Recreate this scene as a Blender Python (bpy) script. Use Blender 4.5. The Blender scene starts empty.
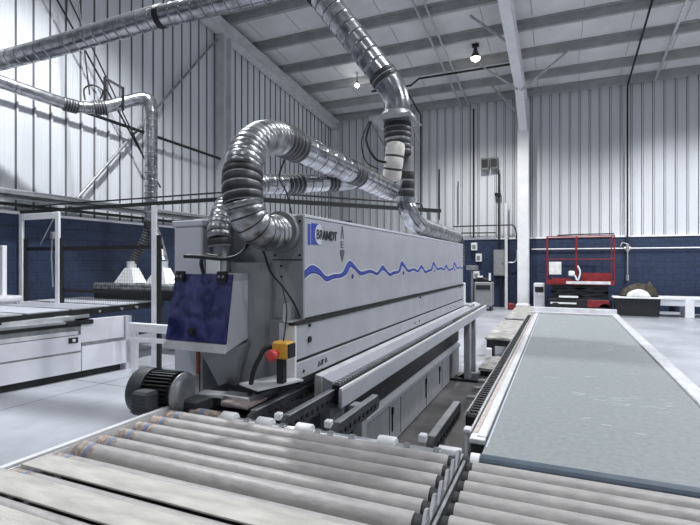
import bpy, math, random
from mathutils import Vector, Matrix
random.seed(7)
C = bpy.context.scene
COL = C.collection

# ---------------------------------------------------------------- camera
TH = math.atan(210 / 480)
cam_d = bpy.data.cameras.new('camera'); cam = bpy.data.objects.new('camera', cam_d); COL.objects.link(cam)
cam.location = (0, 0, 1.6); cam.rotation_euler = (math.pi / 2, 0, TH)
cam_d.sensor_width = 36; cam_d.sensor_fit = 'HORIZONTAL'; cam_d.lens = 36 * 480 / 700; cam_d.clip_start = 0.02
C.camera = cam
C.view_settings.view_transform = 'Standard'; C.view_settings.look = 'None'
C.view_settings.gamma = 1; C.view_settings.use_curve_mapping = False
C.view_settings.exposure = 0.95
# ---------------------------------------------------------------- world (closed hall, hardly seen)
W = bpy.data.worlds.new('world'); C.world = W; W.use_nodes = True
W.node_tree.nodes['Background'].inputs[0].default_value = (0.8, 0.87, 1, 1)
W.node_tree.nodes['Background'].inputs[1].default_value = 0.3
# hall lamps: x, y, watts, drop under the roof
LAMPS = [(-2.26, 14.3, 640, 142), (-5.6, 4.9, 1150, 130), (1.6, 4.6, 500, 140), (4.2, 9.6, 560, 135), (-5.2, -2.6, 170, 140),
         (0.6, -2.6, 120, 140), (6.4, 2.4, 240, 140), (3.6, 14.4, 720, 142)]

# ---------------------------------------------------------------- materials
def mat(name, col, rough=0.5, metal=0.0, var=0.0, scale=8.0, bump=0.0, bscale=None, col2=None, stretch=None, coat=0.0, alpha=1.0, thr=(0.35, 0.7), detail=6):
    m = bpy.data.materials.new(name); m.use_nodes = True
    nt = m.node_tree; b = nt.nodes['Principled BSDF']
    b.inputs['Base Color'].default_value = (*col, 1); b.inputs['Roughness'].default_value = rough
    b.inputs['Metallic'].default_value = metal
    if coat: b.inputs['Coat Weight'].default_value = coat
    if alpha < 1: b.inputs['Alpha'].default_value = alpha
    if var or bump or col2:
        tc = nt.nodes.new('ShaderNodeTexCoord'); mp = nt.nodes.new('ShaderNodeMapping')
        nt.links.new(tc.outputs['Object'], mp.inputs[0])
        if stretch: mp.inputs['Scale'].default_value = stretch
    if var or col2:
        n = nt.nodes.new('ShaderNodeTexNoise'); n.inputs['Scale'].default_value = scale; n.inputs['Detail'].default_value = detail
        nt.links.new(mp.outputs[0], n.inputs['Vector'])
        r = nt.nodes.new('ShaderNodeValToRGB'); r.color_ramp.elements[0].position = thr[0]; r.color_ramp.elements[1].position = thr[1]
        c2 = col2 if col2 else tuple(c * (1 - var) for c in col)
        r.color_ramp.elements[0].color = (*c2, 1)
        r.color_ramp.elements[1].color = (*tuple(min(1, c * (1 + (0 if col2 else var * .5))) for c in col), 1)
        nt.links.new(n.outputs['Fac'], r.inputs[0]); nt.links.new(r.outputs[0], b.inputs['Base Color'])
    if bump:
        n2 = nt.nodes.new('ShaderNodeTexNoise'); n2.inputs['Scale'].default_value = bscale or scale; n2.inputs['Detail'].default_value = 4
        nt.links.new(mp.outputs[0], n2.inputs['Vector'])
        bp = nt.nodes.new('ShaderNodeBump'); bp.inputs['Strength'].default_value = bump; bp.inputs['Distance'].default_value = 0.02
        nt.links.new(n2.outputs['Fac'], bp.inputs['Height']); nt.links.new(bp.outputs[0], b.inputs['Normal'])
    return m

def emit(name, col, s):
    m = bpy.data.materials.new(name); m.use_nodes = True; nt = m.node_tree
    b = nt.nodes['Principled BSDF']; b.inputs['Emission Color'].default_value = (*col, 1); b.inputs['Emission Strength'].default_value = s
    b.inputs['Base Color'].default_value = (*col, 1)
    return m

M = {}
M['wall'] = mat('white_wall_sheet', (.74, .76, .80), .45, 0, .10, .9, col2=(.60, .62, .66), stretch=(1, 1, .25))
M['ribshade'] = mat('rib_shadow_line', (.14, .14, .15), .7)  # rib flanks coloured dark as shadow lines along the wall ribs
M['roof'] = mat('roof_sheet', (.72, .73, .74), .6, 0, .12, 1.2)
M['purlin'] = mat('purlin_steel', (.36, .37, .38), .5, .0, .15, 3)
M['steelframe'] = mat('frame_paint', (.66, .67, .69), .5, 0, .12, 3)
M['column'] = mat('column_paint', (.80, .81, .84), .5, 0, .08, 3)
M['paint'] = mat('machine_paint', (.44, .455, .50), .42, 0, .10, 5, coat=.1)
M['paint_lo'] = mat('machine_lower_paint', (.34, .35, .375), .45, 0, .14, 6)
M['paint_shaded'] = mat('machine_paint_end_shade', (.30, .32, .335), .5, 0, .14, 4)  # machine paint with the shade of the end face put into the colour
M['paint_lt'] = mat('machine_light_paint', (.62, .64, .70), .45, 0, .06, 4)
M['white'] = mat('white_paint', (.84, .85, .88), .45, 0, .08, 6)
M['whiteplate'] = mat('bright_plate', (.80, .81, .84), .3, .2, .15, 9)
M['black'] = mat('black_rubber', (.012, .012, .014), .6)
M['blackm'] = mat('black_steel', (.03, .03, .035), .45, .4, .3, 20)
M['darkgrey'] = mat('dark_grey_cast', (.07, .075, .08), .5, .3, .3, 14)
M['midgrey'] = mat('grey_steel', (.33, .34, .36), .4, .5, .25, 10)
M['alu'] = mat('aluminium', (.66, .67, .70), .32, .8, .15, 12)
M['duct'] = mat('galvanised_duct', (.50, .51, .535), .22, .95, .45, 9, bump=.12, bscale=5)
M['flexd'] = mat('flexible_foil_hose', (.42, .43, .445), .33, .8, .6, 16, bump=.12, bscale=26)
M['flexk'] = mat('black_flexible_hose', (.045, .045, .05), .5, .2, .4, 18, bump=.3)
M['groove'] = mat('hose_groove', (.05, .05, .055), .6)
M['wrap'] = mat('white_wrap', (.80, .77, .72), .7, 0, .2, 12, bump=.4)
M['roller'] = mat('worn_roller_rubber', (.44, .42, .41), .47, 0, .3, 14, col2=(.32, .305, .30), stretch=(1, 2, 2), bump=.12, bscale=30, thr=(.3, .72))
M['rollerend'] = mat('roller_end_tape', (.40, .33, .29), .6, 0, .4, 60, thr=(.4, .6))
M['bluetape'] = mat('blue_tape', (.20, .25, .38), .5, 0, .2, 40)
M['board'] = mat('pale_board', (.58, .56, .52), .6, 0, .15, 6, col2=(.40, .385, .36), stretch=(1, 4, 4), bump=.15, bscale=40)
M['belt'] = mat('blue_grey_belt', (.285, .31, .32), .6, 0, .25, 40, col2=(.225, .25, .262), bump=.05, bscale=60, thr=(.3, .7), detail=12)
M['beltedge'] = mat('blue_belt_edge', (.07, .10, .14), .5, 0, .2, 12)
M['scuff'] = mat('pale_scuff', (.75, .79, .80), .6)
M['floor'] = None
M['blueblock'] = None
M['cbody'] = mat('white_enclosure', (.82, .83, .88), .4, 0, .07, 3)
M['pink'] = mat('pink_board', (.55, .45, .44), .7, 0, .3, 20)
M['pinkst'] = mat('pinkish_strip', (.60, .53, .50), .5, .2, .2, 20)
M['yellow'] = mat('yellow_plastic', (.75, .42, .06), .45, 0, .15, 30)
M['red'] = mat('red_paint', (.24, .018, .022), .45, 0, .3, 15)
M['redbtn'] = mat('red_button', (.62, .06, .06), .35)
M['bluedecal'] = mat('blue_decal', (.045, .075, .42), .4)
M['bluedark'] = mat('dark_blue_decal', (.025, .03, .20), .4)
M['decalwhite'] = mat('pale_decal', (.62, .65, .74), .4)
M['inkk'] = mat('black_ink', (.015, .015, .02), .5)
M['decalgrey'] = mat('grey_decal', (.10, .10, .11), .5)
M['bag'] = mat('brown_cloth', (.06, .05, .035), .8, 0, .5, 9)
M['cloth'] = mat('white_cloth', (.75, .75, .73), .8, 0, .2, 9)
M['slab'] = mat('worn_platform', (.60, .585, .56), .6, 0, .5, 5, col2=(.13, .125, .12), stretch=(1, 5, 5), thr=(.38, .62))
M['elbox'] = mat('electrical_grey', (.25, .26, .27), .5, 0, .15, 10)
M['galv'] = mat('conduit', (.62, .63, .65), .35, .7, .15, 10)
M['orange'] = mat('orange_strip', (.40, .10, .06), .5)
M['lens'] = emit('lit_lens', (1, .93, .78), 14)
M['lenss'] = emit('small_lit_lens', (1, .98, .93), 30)

def glass_blue():
    m = bpy.data.materials.new('blue_clear_plastic'); m.use_nodes = True; nt = m.node_tree; b = nt.nodes['Principled BSDF']
    b.inputs['Roughness'].default_value = .22; b.inputs['Coat Weight'].default_value = .5
    tc = nt.nodes.new('ShaderNodeTexCoord'); n = nt.nodes.new('ShaderNodeTexNoise'); n.inputs['Scale'].default_value = 9; n.inputs['Detail'].default_value = 5; n.inputs['Distortion'].default_value = 1.2
    r = nt.nodes.new('ShaderNodeValToRGB'); r.color_ramp.elements[0].color = (.012, .016, .085, 1); r.color_ramp.elements[1].color = (.075, .082, .24, 1)
    r.color_ramp.elements[0].position = .35; r.color_ramp.elements[1].position = .62
    nt.links.new(tc.outputs['Object'], n.inputs[0]); nt.links.new(n.outputs[0], r.inputs[0]); nt.links.new(r.outputs[0], b.inputs['Base Color'])
    b.inputs['Alpha'].default_value = .93
    return m
M['blueplastic'] = glass_blue()

def block_mat():
    m = bpy.data.materials.new('blue_painted_block'); m.use_nodes = True; nt = m.node_tree; b = nt.nodes['Principled BSDF']
    b.inputs['Roughness'].default_value = .55
    tc = nt.nodes.new('ShaderNodeTexCoord'); mp = nt.nodes.new('ShaderNodeMapping')
    nt.links.new(tc.outputs['UV'], mp.inputs[0])
    br = nt.nodes.new('ShaderNodeTexBrick'); br.inputs['Scale'].default_value = 1; br.inputs['Brick Width'].default_value = .4; br.inputs['Row Height'].default_value = .2
    br.inputs['Mortar Size'].default_value = .008; br.inputs['Color1'].default_value = (.018, .034, .082, 1); br.inputs['Color2'].default_value = (.015, .029, .070, 1); br.inputs['Mortar'].default_value = (.009, .016, .04, 1)
    nt.links.new(mp.outputs[0], br.inputs['Vector'])
    n = nt.nodes.new('ShaderNodeTexNoise'); n.inputs['Scale'].default_value = 14; n.inputs['Detail'].default_value = 8
    nt.links.new(tc.outputs['Object'], n.inputs[0])
    r = nt.nodes.new('ShaderNodeValToRGB'); r.color_ramp.elements[0].color = (.5, .5, .5, 1); r.color_ramp.elements[1].color = (1.5, 1.5, 1.5, 1)
    nt.links.new(n.outputs[0], r.inputs[0])
    mx = nt.nodes.new('ShaderNodeMix'); mx.data_type = 'RGBA'; mx.blend_type = 'MULTIPLY'; mx.inputs[0].default_value = 1
    nt.links.new(br.outputs['Color'], mx.inputs[6]); nt.links.new(r.outputs[0], mx.inputs[7]); nt.links.new(mx.outputs[2], b.inputs['Base Color'])
    bp = nt.nodes.new('ShaderNodeBump'); bp.inputs['Strength'].default_value = .5; bp.inputs['Distance'].default_value = .01; bp.invert = True
    nt.links.new(br.outputs['Fac'], bp.inputs['Height']); nt.links.new(bp.outputs[0], b.inputs['Normal'])
    return m
M['blueblock'] = block_mat()

def floor_mat():
    m = bpy.data.materials.new('pale_concrete_floor'); m.use_nodes = True; nt = m.node_tree; b = nt.nodes['Principled BSDF']
    tc = nt.nodes.new('ShaderNodeTexCoord')
    n = nt.nodes.new('ShaderNodeTexNoise'); n.inputs['Scale'].default_value = .7; n.inputs['Detail'].default_value = 10; n.inputs['Roughness'].default_value = .65
    nt.links.new(tc.outputs['Object'], n.inputs[0])
    r = nt.nodes.new('ShaderNodeValToRGB'); r.color_ramp.elements[0].color = (.33, .345, .38, 1); r.color_ramp.elements[1].color = (.50, .52, .565, 1)
    r.color_ramp.elements[0].position = .35; r.color_ramp.elements[1].position = .62
    nt.links.new(n.outputs[0], r.inputs[0])
    br = nt.nodes.new('ShaderNodeTexBrick'); br.offset = 0; br.inputs['Scale'].default_value = 1; br.inputs['Brick Width'].default_value = 3; br.inputs['Row Height'].default_value = 3
    br.inputs['Mortar Size'].default_value = .012; br.inputs['Color1'].default_value = (1, 1, 1, 1); br.inputs['Color2'].default_value = (1, 1, 1, 1); br.inputs['Mortar'].default_value = (.35, .35, .36, 1)
    nt.links.new(tc.outputs['Object'], br.inputs['Vector'])
    mx = nt.nodes.new('ShaderNodeMix'); mx.data_type = 'RGBA'; mx.blend_type = 'MULTIPLY'; mx.inputs[0].default_value = 1
    nt.links.new(r.outputs[0], mx.inputs[6]); nt.links.new(br.outputs['Color'], mx.inputs[7]); nt.links.new(mx.outputs[2], b.inputs['Base Color'])
    n3 = nt.nodes.new('ShaderNodeTexNoise'); n3.inputs['Scale'].default_value = 3; n3.inputs['Detail'].default_value = 6
    nt.links.new(tc.outputs['Object'], n3.inputs[0])
    mr = nt.nodes.new('ShaderNodeMapRange'); mr.inputs[3].default_value = .22; mr.inputs[4].default_value = .5
    nt.links.new(n3.outputs[0], mr.inputs[0]); nt.links.new(mr.outputs[0], b.inputs['Roughness'])
    return m
M['floor'] = floor_mat()

# ---------------------------------------------------------------- mesh helpers
class MB:
    def __init__(s): s.v = []; s.f = []; s.m = []; s.sm = []; s.cur = 0; s.uv = None
    def add(s, vs, fs, smooth=False):
        b = len(s.v); s.v += [tuple(v) for v in vs]
        for f in fs: s.f.append(tuple(b + i for i in f)); s.m.append(s.cur); s.sm.append(smooth)
        return s
    def box(s, x0, x1, y0, y1, z0, z1, bev=0.0):
        if x0 > x1: x0, x1 = x1, x0
        if y0 > y1: y0, y1 = y1, y0
        if z0 > z1: z0, z1 = z1, z0
        if bev <= 0:
            v = [(x, y, z) for z in (z0, z1) for y in (y0, y1) for x in (x0, x1)]
            return s.add(v, [(0, 2, 3, 1), (4, 5, 7, 6), (0, 1, 5, 4), (2, 6, 7, 3), (0, 4, 6, 2), (1, 3, 7, 5)])
        b = min(bev, (x1 - x0) * .45, (y1 - y0) * .45, (z1 - z0) * .45)
        cx, cy, cz = (x0 + x1) / 2, (y0 + y1) / 2, (z0 + z1) / 2
        hx, hy, hz = (x1 - x0) / 2, (y1 - y0) / 2, (z1 - z0) / 2
        idx = {}; vs = []
        for sx in (-1, 1):
            for sy in (-1, 1):
                for sz in (-1, 1):
                    for a in range(3):
                        d = [hx - b, hy - b, hz - b]; d[a] += b
                        idx[(sx, sy, sz, a)] = len(vs); vs.append((cx + sx * d[0], cy + sy * d[1], cz + sz * d[2]))
        fs = []
        S = (-1, 1)
        for a in range(3):
            o = [i for i in range(3) if i != a]
            for sg in S:
                q = []
                for (p, r) in ((-1, -1), (1, -1), (1, 1), (-1, 1)):
                    k = [0, 0, 0]; k[a] = sg; k[o[0]] = p; k[o[1]] = r; q.append(idx[(*k, a)])
                fs.append(tuple(q))
        for a in range(3):   # edges along axis a
            o = [i for i in range(3) if i != a]
            for p in S:
                for r in S:
                    q = []
                    for (e, w) in ((-1, 0), (1, 0), (1, 1), (-1, 1)):
                        k = [0, 0, 0]; k[a] = e; k[o[0]] = p; k[o[1]] = r; q.append(idx[(*k, o[w])])
                    fs.append(tuple(q))
        for sx in S:
            for sy in S:
                for sz in S: fs.append((idx[(sx, sy, sz, 0)], idx[(sx, sy, sz, 1)], idx[(sx, sy, sz, 2)]))
        return s.add(vs, fs)
    def tube(s, pts, r, n=16, caps=True, smooth=True):
        P = [Vector(p) for p in pts]; N = len(P); R = r if isinstance(r, (list, tuple)) else [r] * N
        T = []
        for i in range(N):
            t = P[min(i + 1, N - 1)] - P[max(i - 1, 0)]
            T.append(t.normalized() if t.length > 1e-9 else (T[-1] if T else Vector((0, 0, 1))))
        u = T[0].orthogonal().normalized(); vs = []; fs = []
        for i in range(N):
            u = (u - T[i] * u.dot(T[i])).normalized(); w = T[i].cross(u)
            for k in range(n):
                a = 2 * math.pi * k / n; vs.append(P[i] + (u * math.cos(a) + w * math.sin(a)) * R[i])
        for i in range(N - 1):
            for k in range(n):
                k2 = (k + 1) % n; fs.append((i * n + k, i * n + k2, (i + 1) * n + k2, (i + 1) * n + k))
        s.add(vs, fs, smooth)
        if caps:
            s.add([vs[k] for k in range(n)], [tuple(range(n - 1, -1, -1))]); s.add([vs[(N - 1) * n + k] for k in range(n)], [tuple(range(n))])
        return s
    def bar(s, p, q, w, h=None, up=(0, 0, 1)):
        h = h or w; p = Vector(p); q = Vector(q); t = (q - p).normalized(); up = Vector(up)
        if abs(t.dot(up)) > .98: up = Vector((1, 0, 0))
        a = t.cross(up).normalized() * w / 2; b = a.cross(t).normalized() * h / 2
        v = [c + i * a + j * b for c in (p, q) for (i, j) in ((-1, -1), (1, -1), (1, 1), (-1, 1))]
        return s.add(v, [(0, 3, 2, 1), (4, 5, 6, 7), (0, 1, 5, 4), (1, 2, 6, 5), (2, 3, 7, 6), (3, 0, 4, 7)])
    def prism(s, poly, axis, a, b):
        # poly: 2D points in the plane normal to axis; extruded from a to b
        def mk(p, c):
            return {'x': (c, p[0], p[1]), 'y': (p[0], c, p[1]), 'z': (p[0], p[1], c)}[axis]
        n = len(poly); vs = [mk(p, a) for p in poly] + [mk(p, b) for p in poly]
        fs = [tuple(range(n)), tuple(range(2 * n - 1, n - 1, -1))] + [(i, (i + 1) % n, n + (i + 1) % n, n + i) for i in range(n)]
        return s.add(vs, fs)
    def build(s, name, m, parent=None, local=False):
        me = bpy.data.meshes.new(name)
        if parent is not None and not local: o = Vector(parent['_w'])
        elif parent is not None: o = Vector((0, 0, 0))
        else:
            xs = [v[0] for v in s.v]; ys = [v[1] for v in s.v]; zs = [v[2] for v in s.v]
            o = Vector(((min(xs) + max(xs)) / 2, (min(ys) + max(ys)) / 2, min(zs)))
        me.from_pydata([tuple(Vector(v) - o) for v in s.v], [], s.f)
        for q in (m if isinstance(m, (list, tuple)) else [m]): me.materials.append(q)
        me.polygons.foreach_set('material_index', s.m); me.polygons.foreach_set('use_smooth', s.sm)
        import bmesh
        bm = bmesh.new(); bm.from_mesh(me); bmesh.ops.recalc_face_normals(bm, faces=bm.faces); bm.to_mesh(me); bm.free()
        ob = bpy.data.objects.new(name, me); COL.objects.link(ob)
        if parent is not None: ob.parent = parent; ob['_w'] = tuple(Vector(parent['_w']))
        else: ob.location = o; ob['_w'] = tuple(o)
        return ob

def tag(o, label=None, cat=None, group=None, kind=None):
    if label: o['label'] = label
    if cat: o['category'] = cat
    if group: o['group'] = group
    if kind: o['kind'] = kind
    return o
def thing(name, label, cat, loc, group=None, rz=0):
    o = bpy.data.objects.new(name, None); COL.objects.link(o); o.empty_display_size = .1
    o.location = loc; o.rotation_euler = (0, 0, rz); o['_w'] = tuple(float(v) for v in loc)
    return tag(o, label, cat, group)
def dup(root, loc, label, rz=None):
    r = root.copy(); COL.objects.link(r); r.location = loc; r['label'] = label
    if rz is not None: r.rotation_euler = (0, 0, rz)
    for ch in list(root.children):
        c = ch.copy(); COL.objects.link(c); c.parent = r
        for g in list(ch.children):
            d = g.copy(); COL.objects.link(d); d.parent = c
    return r
def smooth_path(pts, n=6):
    P = [Vector(p) for p in pts]; P = [P[0] * 2 - P[1]] + P + [P[-1] * 2 - P[-2]]; out = []
    for i in range(1, len(P) - 2):
        a, b, c, d = P[i - 1:i + 3]
        for k in range(n):
            t = k / n
            out.append(.5 * ((2 * b) + (c - a) * t + (2 * a - 5 * b + 4 * c - d) * t * t + (3 * b - a - 3 * c + d) * t ** 3))
    out.append(P[-2]); return out
def resample(pts, step):
    P = [Vector(p) for p in pts]; out = [P[0]]; acc = 0; last = P[0]
    for q in P[1:]:
        while (q - last).length >= step:
            last = last + (q - last).normalized() * step; out.append(last.copy())
    if (P[-1] - out[-1]).length > step * .3: out.append(P[-1])
    return out
def ribbed(mb, pts, r, pitch=.035, amp=.06, n=20, r1=None):
    # helical wire hose: raised foil between narrow pinched grooves (material slot 1)
    P0 = smooth_path(pts, 10); L = [0.0]
    for a_, b_ in zip(P0[:-1], P0[1:]): L.append(L[-1] + (b_ - a_).length)
    tot = L[-1]; k = max(1, round(tot / pitch)); pitch = tot / k
    def at(d):
        d = min(max(d, 0), tot)
        for i in range(len(L) - 1):
            if d <= L[i + 1] + 1e-9:
                t = (d - L[i]) / max(1e-9, L[i + 1] - L[i]); return P0[i].lerp(P0[i + 1], t)
        return P0[-1]
    P = []; R = []; G = []
    for i in range(k):
        j = random.uniform(-.006, .006)
        for f, g in ((0, 1 - amp * .5), (.16, 1 - amp * .5), (.30, 1 + amp * .6), (.86, 1 + amp * .6)):
            P.append(at((i + f) * pitch)); R.append(r * (g + j)); G.append(f == 0)
    P.append(at(tot)); R.append(r * (1 - amp * .5)); G.append(False)
    return tube_seg(mb, P, R, G, n)
def tube_seg(mb, P, R, G, n):
    vs0 = len(mb.f); mb.cur = 0; mb.tube(P, R, n)
    for i in range(len(P) - 1):
        if G[i]:
            for q in range(n): mb.m[vs0 + i * n + q] = 1
    return mb
def spiral(mb, a, b, r, pitch=.14, n=24, r1=None):
    a = Vector(a); b = Vector(b); L = (b - a).length; k = max(1, int(L / pitch)); P = [a]; R = [r]; G = [False]
    for i in range(1, k):
        for (d, g) in ((-.016, 1), (-.010, 1), (-.004, 1.025), (.004, 1.025), (.010, 1), (.016, 1)):
            P.append(a.lerp(b, i / k + d / L)); R.append(r * g); G.append(d == -.004)
    P.append(b); R.append(r); G.append(False)
    return tube_seg(mb, P, R, G, n)

# ================================================================= HALL SHELL
XL, XR, YB, YF, RIDGE = -8.6, 9.5, 18.0, -9.0, 4.0
ZB = 2.43                                  # top of the blue block base
def roof_z(y): return 7.6 + .104 * (18 - y) if y >= RIDGE else 7.6 + .104 * (18 - RIDGE) - .104 * (RIDGE - y)
mb = MB(); mb.box(XL - .3, XR + .3, YF - .3, YB + .3, -.2, 0); flo = tag(mb.build('floor', M['floor']), kind='structure')
M['floordark'] = mat('dark_floor', (.13, .125, .125), .6, 0, .5, 3, thr=(.3, .7))
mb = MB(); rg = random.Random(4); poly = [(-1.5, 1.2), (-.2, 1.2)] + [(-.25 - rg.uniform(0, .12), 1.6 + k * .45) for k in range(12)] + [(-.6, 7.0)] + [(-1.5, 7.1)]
mb.prism(poly, 'z', .0005, .002); mb.build('dark_floor_patch', M['floordark'], flo)  # darker floor patch in the gap between machine and belt table
mb = MB(); R = lambda y: roof_z(y)
mb.prism([(YB + .3, R(YB + .3)), (RIDGE, R(RIDGE)), (YF - .3, R(YF - .3)), (YF - .3, R(YF - .3) + .1), (RIDGE, R(RIDGE) + .1), (YB + .3, R(YB + .3) + .1)], 'x', XL - .3, XR + .3)
ceil = tag(mb.build('ceiling', M['roof']), kind='structure')
mb = MB()                                  # lap seams of the roof sheets, running up the slope
x = XL + .6
while x < XR:
    for yy in (13.0, 14.47, 15.94, 11.5, 10.0, 17.2):
        j = random.uniform(-.03, .03)
        mb.bar((x + j, yy - .5, R(yy - .5) - .004), (x + j, yy + .45, R(yy + .45) - .004), .018, .008)
    x += 1.22
mb.build('roof_seam', M['purlin'], ceil)

def corrugated(name, p0, p1, z0, ztop, inward, rib=.3048, parent=None):
    # trapezoid ribs standing proud of a flat sheet along p0->p1
    p0 = Vector((*p0, 0)); p1 = Vector((*p1, 0)); L = (p1 - p0).length; d = (p1 - p0) / L; inw = Vector((*inward, 0)); mb = MB()
    prof = []
    s_ = 0
    while s_ < L:
        prof += [(s_, 0), (s_ + .035, 0), (s_ + .055, .032), (s_ + .085, .032), (s_ + .105, 0), (s_ + .17, 0), (s_ + .178, .006), (s_ + .192, .006), (s_ + .20, 0), (s_ + .235, 0), (s_ + .243, .006), (s_ + .257, .006), (s_ + .265, 0)]
        s_ += rib
    prof = [(min(a, L), b) for a, b in prof] + [(L, 0)]
    vs = []; fs = []
    for a, b in prof:
        q = p0 + d * a + inw * b; zt = ztop(q.y) if callable(ztop) else ztop
        vs += [(q.x, q.y, z0), (q.x, q.y, zt)]
    for i in range(len(prof) - 1):
        if prof[i + 1][0] - prof[i][0] > 1e-6 or prof[i + 1][1] != prof[i][1]:
            mb.cur = 1 if i % 13 in (1, 3) else 0; mb.add([vs[2 * i], vs[2 * i + 2], vs[2 * i + 3], vs[2 * i + 1]], [(0, 1, 2, 3)])  # dark slot paints shade on both rib flanks
    mb.cur = 0
    # back sheet gives it thickness
    q0 = p0 - inw * .12; q1 = p1 - inw * .12
    z_ = lambda q: (ztop(q.y) if callable(ztop) else ztop)
    b = [(p0.x, p0.y, z0), (p1.x, p1.y, z0), (p1.x, p1.y, z_(p1)), (p0.x, p0.y, z_(p0)), (q0.x, q0.y, z0), (q1.x, q1.y, z0), (q1.x, q1.y, z_(q1)), (q0.x, q0.y, z_(q0))]
    if callable(ztop) and p0.y != p1.y:
        pass
    mb.add(b, [(4, 5, 6, 7), (0, 1, 5, 4), (0, 4, 7, 3), (1, 2, 6, 5)])
    return mb.build(name, [M['wall'], M['ribshade']], parent)

def block(name, p0, p1, inward, t=.06, parent=None):
    p0 = Vector((*p0, 0)); p1 = Vector((*p1, 0)); inw = Vector((*inward, 0)); a = p0 + inw * t; b = p1 + inw * t; c = p1 - inw * .15; d = p0 - inw * .15
    mb = MB(); vs = [(*q.xy, z) for z in (0, ZB) for q in (a, b, c, d)]
    mb.add(vs, [(0, 1, 5, 4), (1, 2, 6, 5), (2, 3, 7, 6), (3, 0, 4, 7), (0, 3, 2, 1), (4, 5, 6, 7)])
    ob = mb.build(name, M['blueblock'], parent)
    uv = ob.data.uv_layers.new(name='UVMap'); dirv = (p1 - p0).normalized()
    for l in ob.data.loops:
        co = ob.data.vertices[l.vertex_index].co
        uv.data[l.index].uv = (co.dot(dirv), co.z)
    return ob
rz_ = lambda y: roof_z(y) + .02
wl = tag(corrugated('wall_left', (XL, RIDGE), (XL, YB), ZB, rz_, (1, 0)), kind='structure')
block('block_base', (XL, YF), (XL, YB), (1, 0), parent=wl)
wl2 = tag(corrugated('wall_left', (XL, YF), (XL, RIDGE), ZB, rz_, (1, 0)), kind='structure')
wb = tag(corrugated('wall_back', (XL, YB), (XR, YB), ZB, 7.62, (0, -1)), kind='structure')
block('block_base', (XL, YB), (XR, YB), (0, -1), parent=wb)
wr = tag(corrugated('wall_right', (XR, YF), (XR, RIDGE), 0, rz_, (-1, 0)), kind='structure')
wr2 = tag(corrugated('wall_right', (XR, RIDGE), (XR, YB), 0, rz_, (-1, 0)), kind='structure')
wf = tag(corrugated('wall_front', (XL, YF), (XR, YF), 0, roof_z(YF) + .02, (0, 1)), kind='structure')
mb = MB()                                  # capping strip on the blue base
mb.box(XL, XR, YB - .10, YB, ZB, ZB + .05); tag(mb.build('trim_1', M['white']), kind='structure')
mb = MB(); mb.box(XL, XL + .10, YF, YB - .1, ZB, ZB + .05); tag(mb.build('trim_2', M['white']), kind='structure')

# roof purlins, running across the hall
ords = ['nearest the back wall', 'second out from the back wall', 'third out from the back wall', 'fourth out from the back wall', 'fifth out from the back wall', 'sixth out from the back wall']
for i, y in enumerate((17.75, 16.55, 15.10, 13.62, 12.15, 10.70)):
    z = roof_z(y); mb = MB()
    mb.prism([(y - .09, z - .0), (y + .09, z - .0), (y + .09, z - .02), (y + .012, z - .02), (y + .012, z - .215), (y + .09, z - .225), (y + .09, z - .245), (y - .012, z - .24), (y - .012, z - .02), (y - .09, z - .02)], 'x', XL + .02, XR - .02)
    tag(mb.build('roof_purlin', M['purlin']), 'grey steel purlin under the roof, ' + ords[i], 'beam', 'roof purlins', 'thing')
# extra purlins overhead nearer the camera
for i, y in enumerate((9.2, 7.7, 6.2, 4.7)):
    z = roof_z(y); mb = MB(); mb.box(XL + .02, XR - .02, y - .05, y + .05, z - .24, z - .01)
    tag(mb.build('roof_purlin', M['purlin']), 'grey steel purlin high overhead, ' + ['seventh', 'eighth', 'ninth', 'tenth'][i] + ' out from the back wall', 'beam', 'roof purlins', 'thing')

def rafter(x, label, w=.2, d0=.62, d1=.36, ys=18.0, haunch=False):
    t = thing('steel_frame', label, 'frame', (x, 17.7, 0))
    return t
# main rigid frame: column at the back wall and rafter towards the camera
t = thing('steel_column', 'white steel column and roof rafter in front of back wall', 'column', (-1.16, 17.6, 0))
mb = MB()
mb.box(-1.34, -.98, 17.40, 17.44, .02, 6.3); mb.box(-1.34, -.98, 17.86, 17.90, .02, 7.3); mb.box(-1.17, -1.15, 17.44, 17.86, .02, 7.3)
mb.build('column_shaft', M['column'], t)
mb = MB(); mb.box(-1.42, -.90, 17.3, 17.92, 0, .03, .005); mb.build('base_plate', M['midgrey'], t)
mb = MB()                                  # haunch and rafter: web + flanges
yz = [(17.44, 6.3), (17.44, 6.1), (15.6, 7.03), (RIDGE, 8.30), (RIDGE, 8.79), (17.86, 7.31), (17.86, 6.3)]
mb.prism(yz, 'x', -1.175, -1.145)
for (a, b) in (((17.44, 6.1), (15.6, 7.05)), ((15.6, 7.03), (RIDGE, 8.30))):
    mb.bar((-1.16, a[0], a[1]), (-1.16, b[0], b[1]), .26, .03)
mb.bar((-1.16, 17.86, 7.31), (-1.16, RIDGE, 8.78), .26, .02)
mb.build('rafter', M['column'], t)
for (p, q) in (((-2.12, 12.54, 7.95), (-1.2, 13.2, 7.32)), ((-2.26, 15.1, 7.68), (-1.2, 15.7, 6.95)), ((-2.11, 16.55, 7.52), (-1.2, 16.9, 6.45)), ((.24, 15.1, 7.68), (-1.1, 15.7, 6.9))):
    mb = MB(); mb.bar(p, q, .05, .05); mb.build('fly_brace', M['galv'], t)
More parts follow.
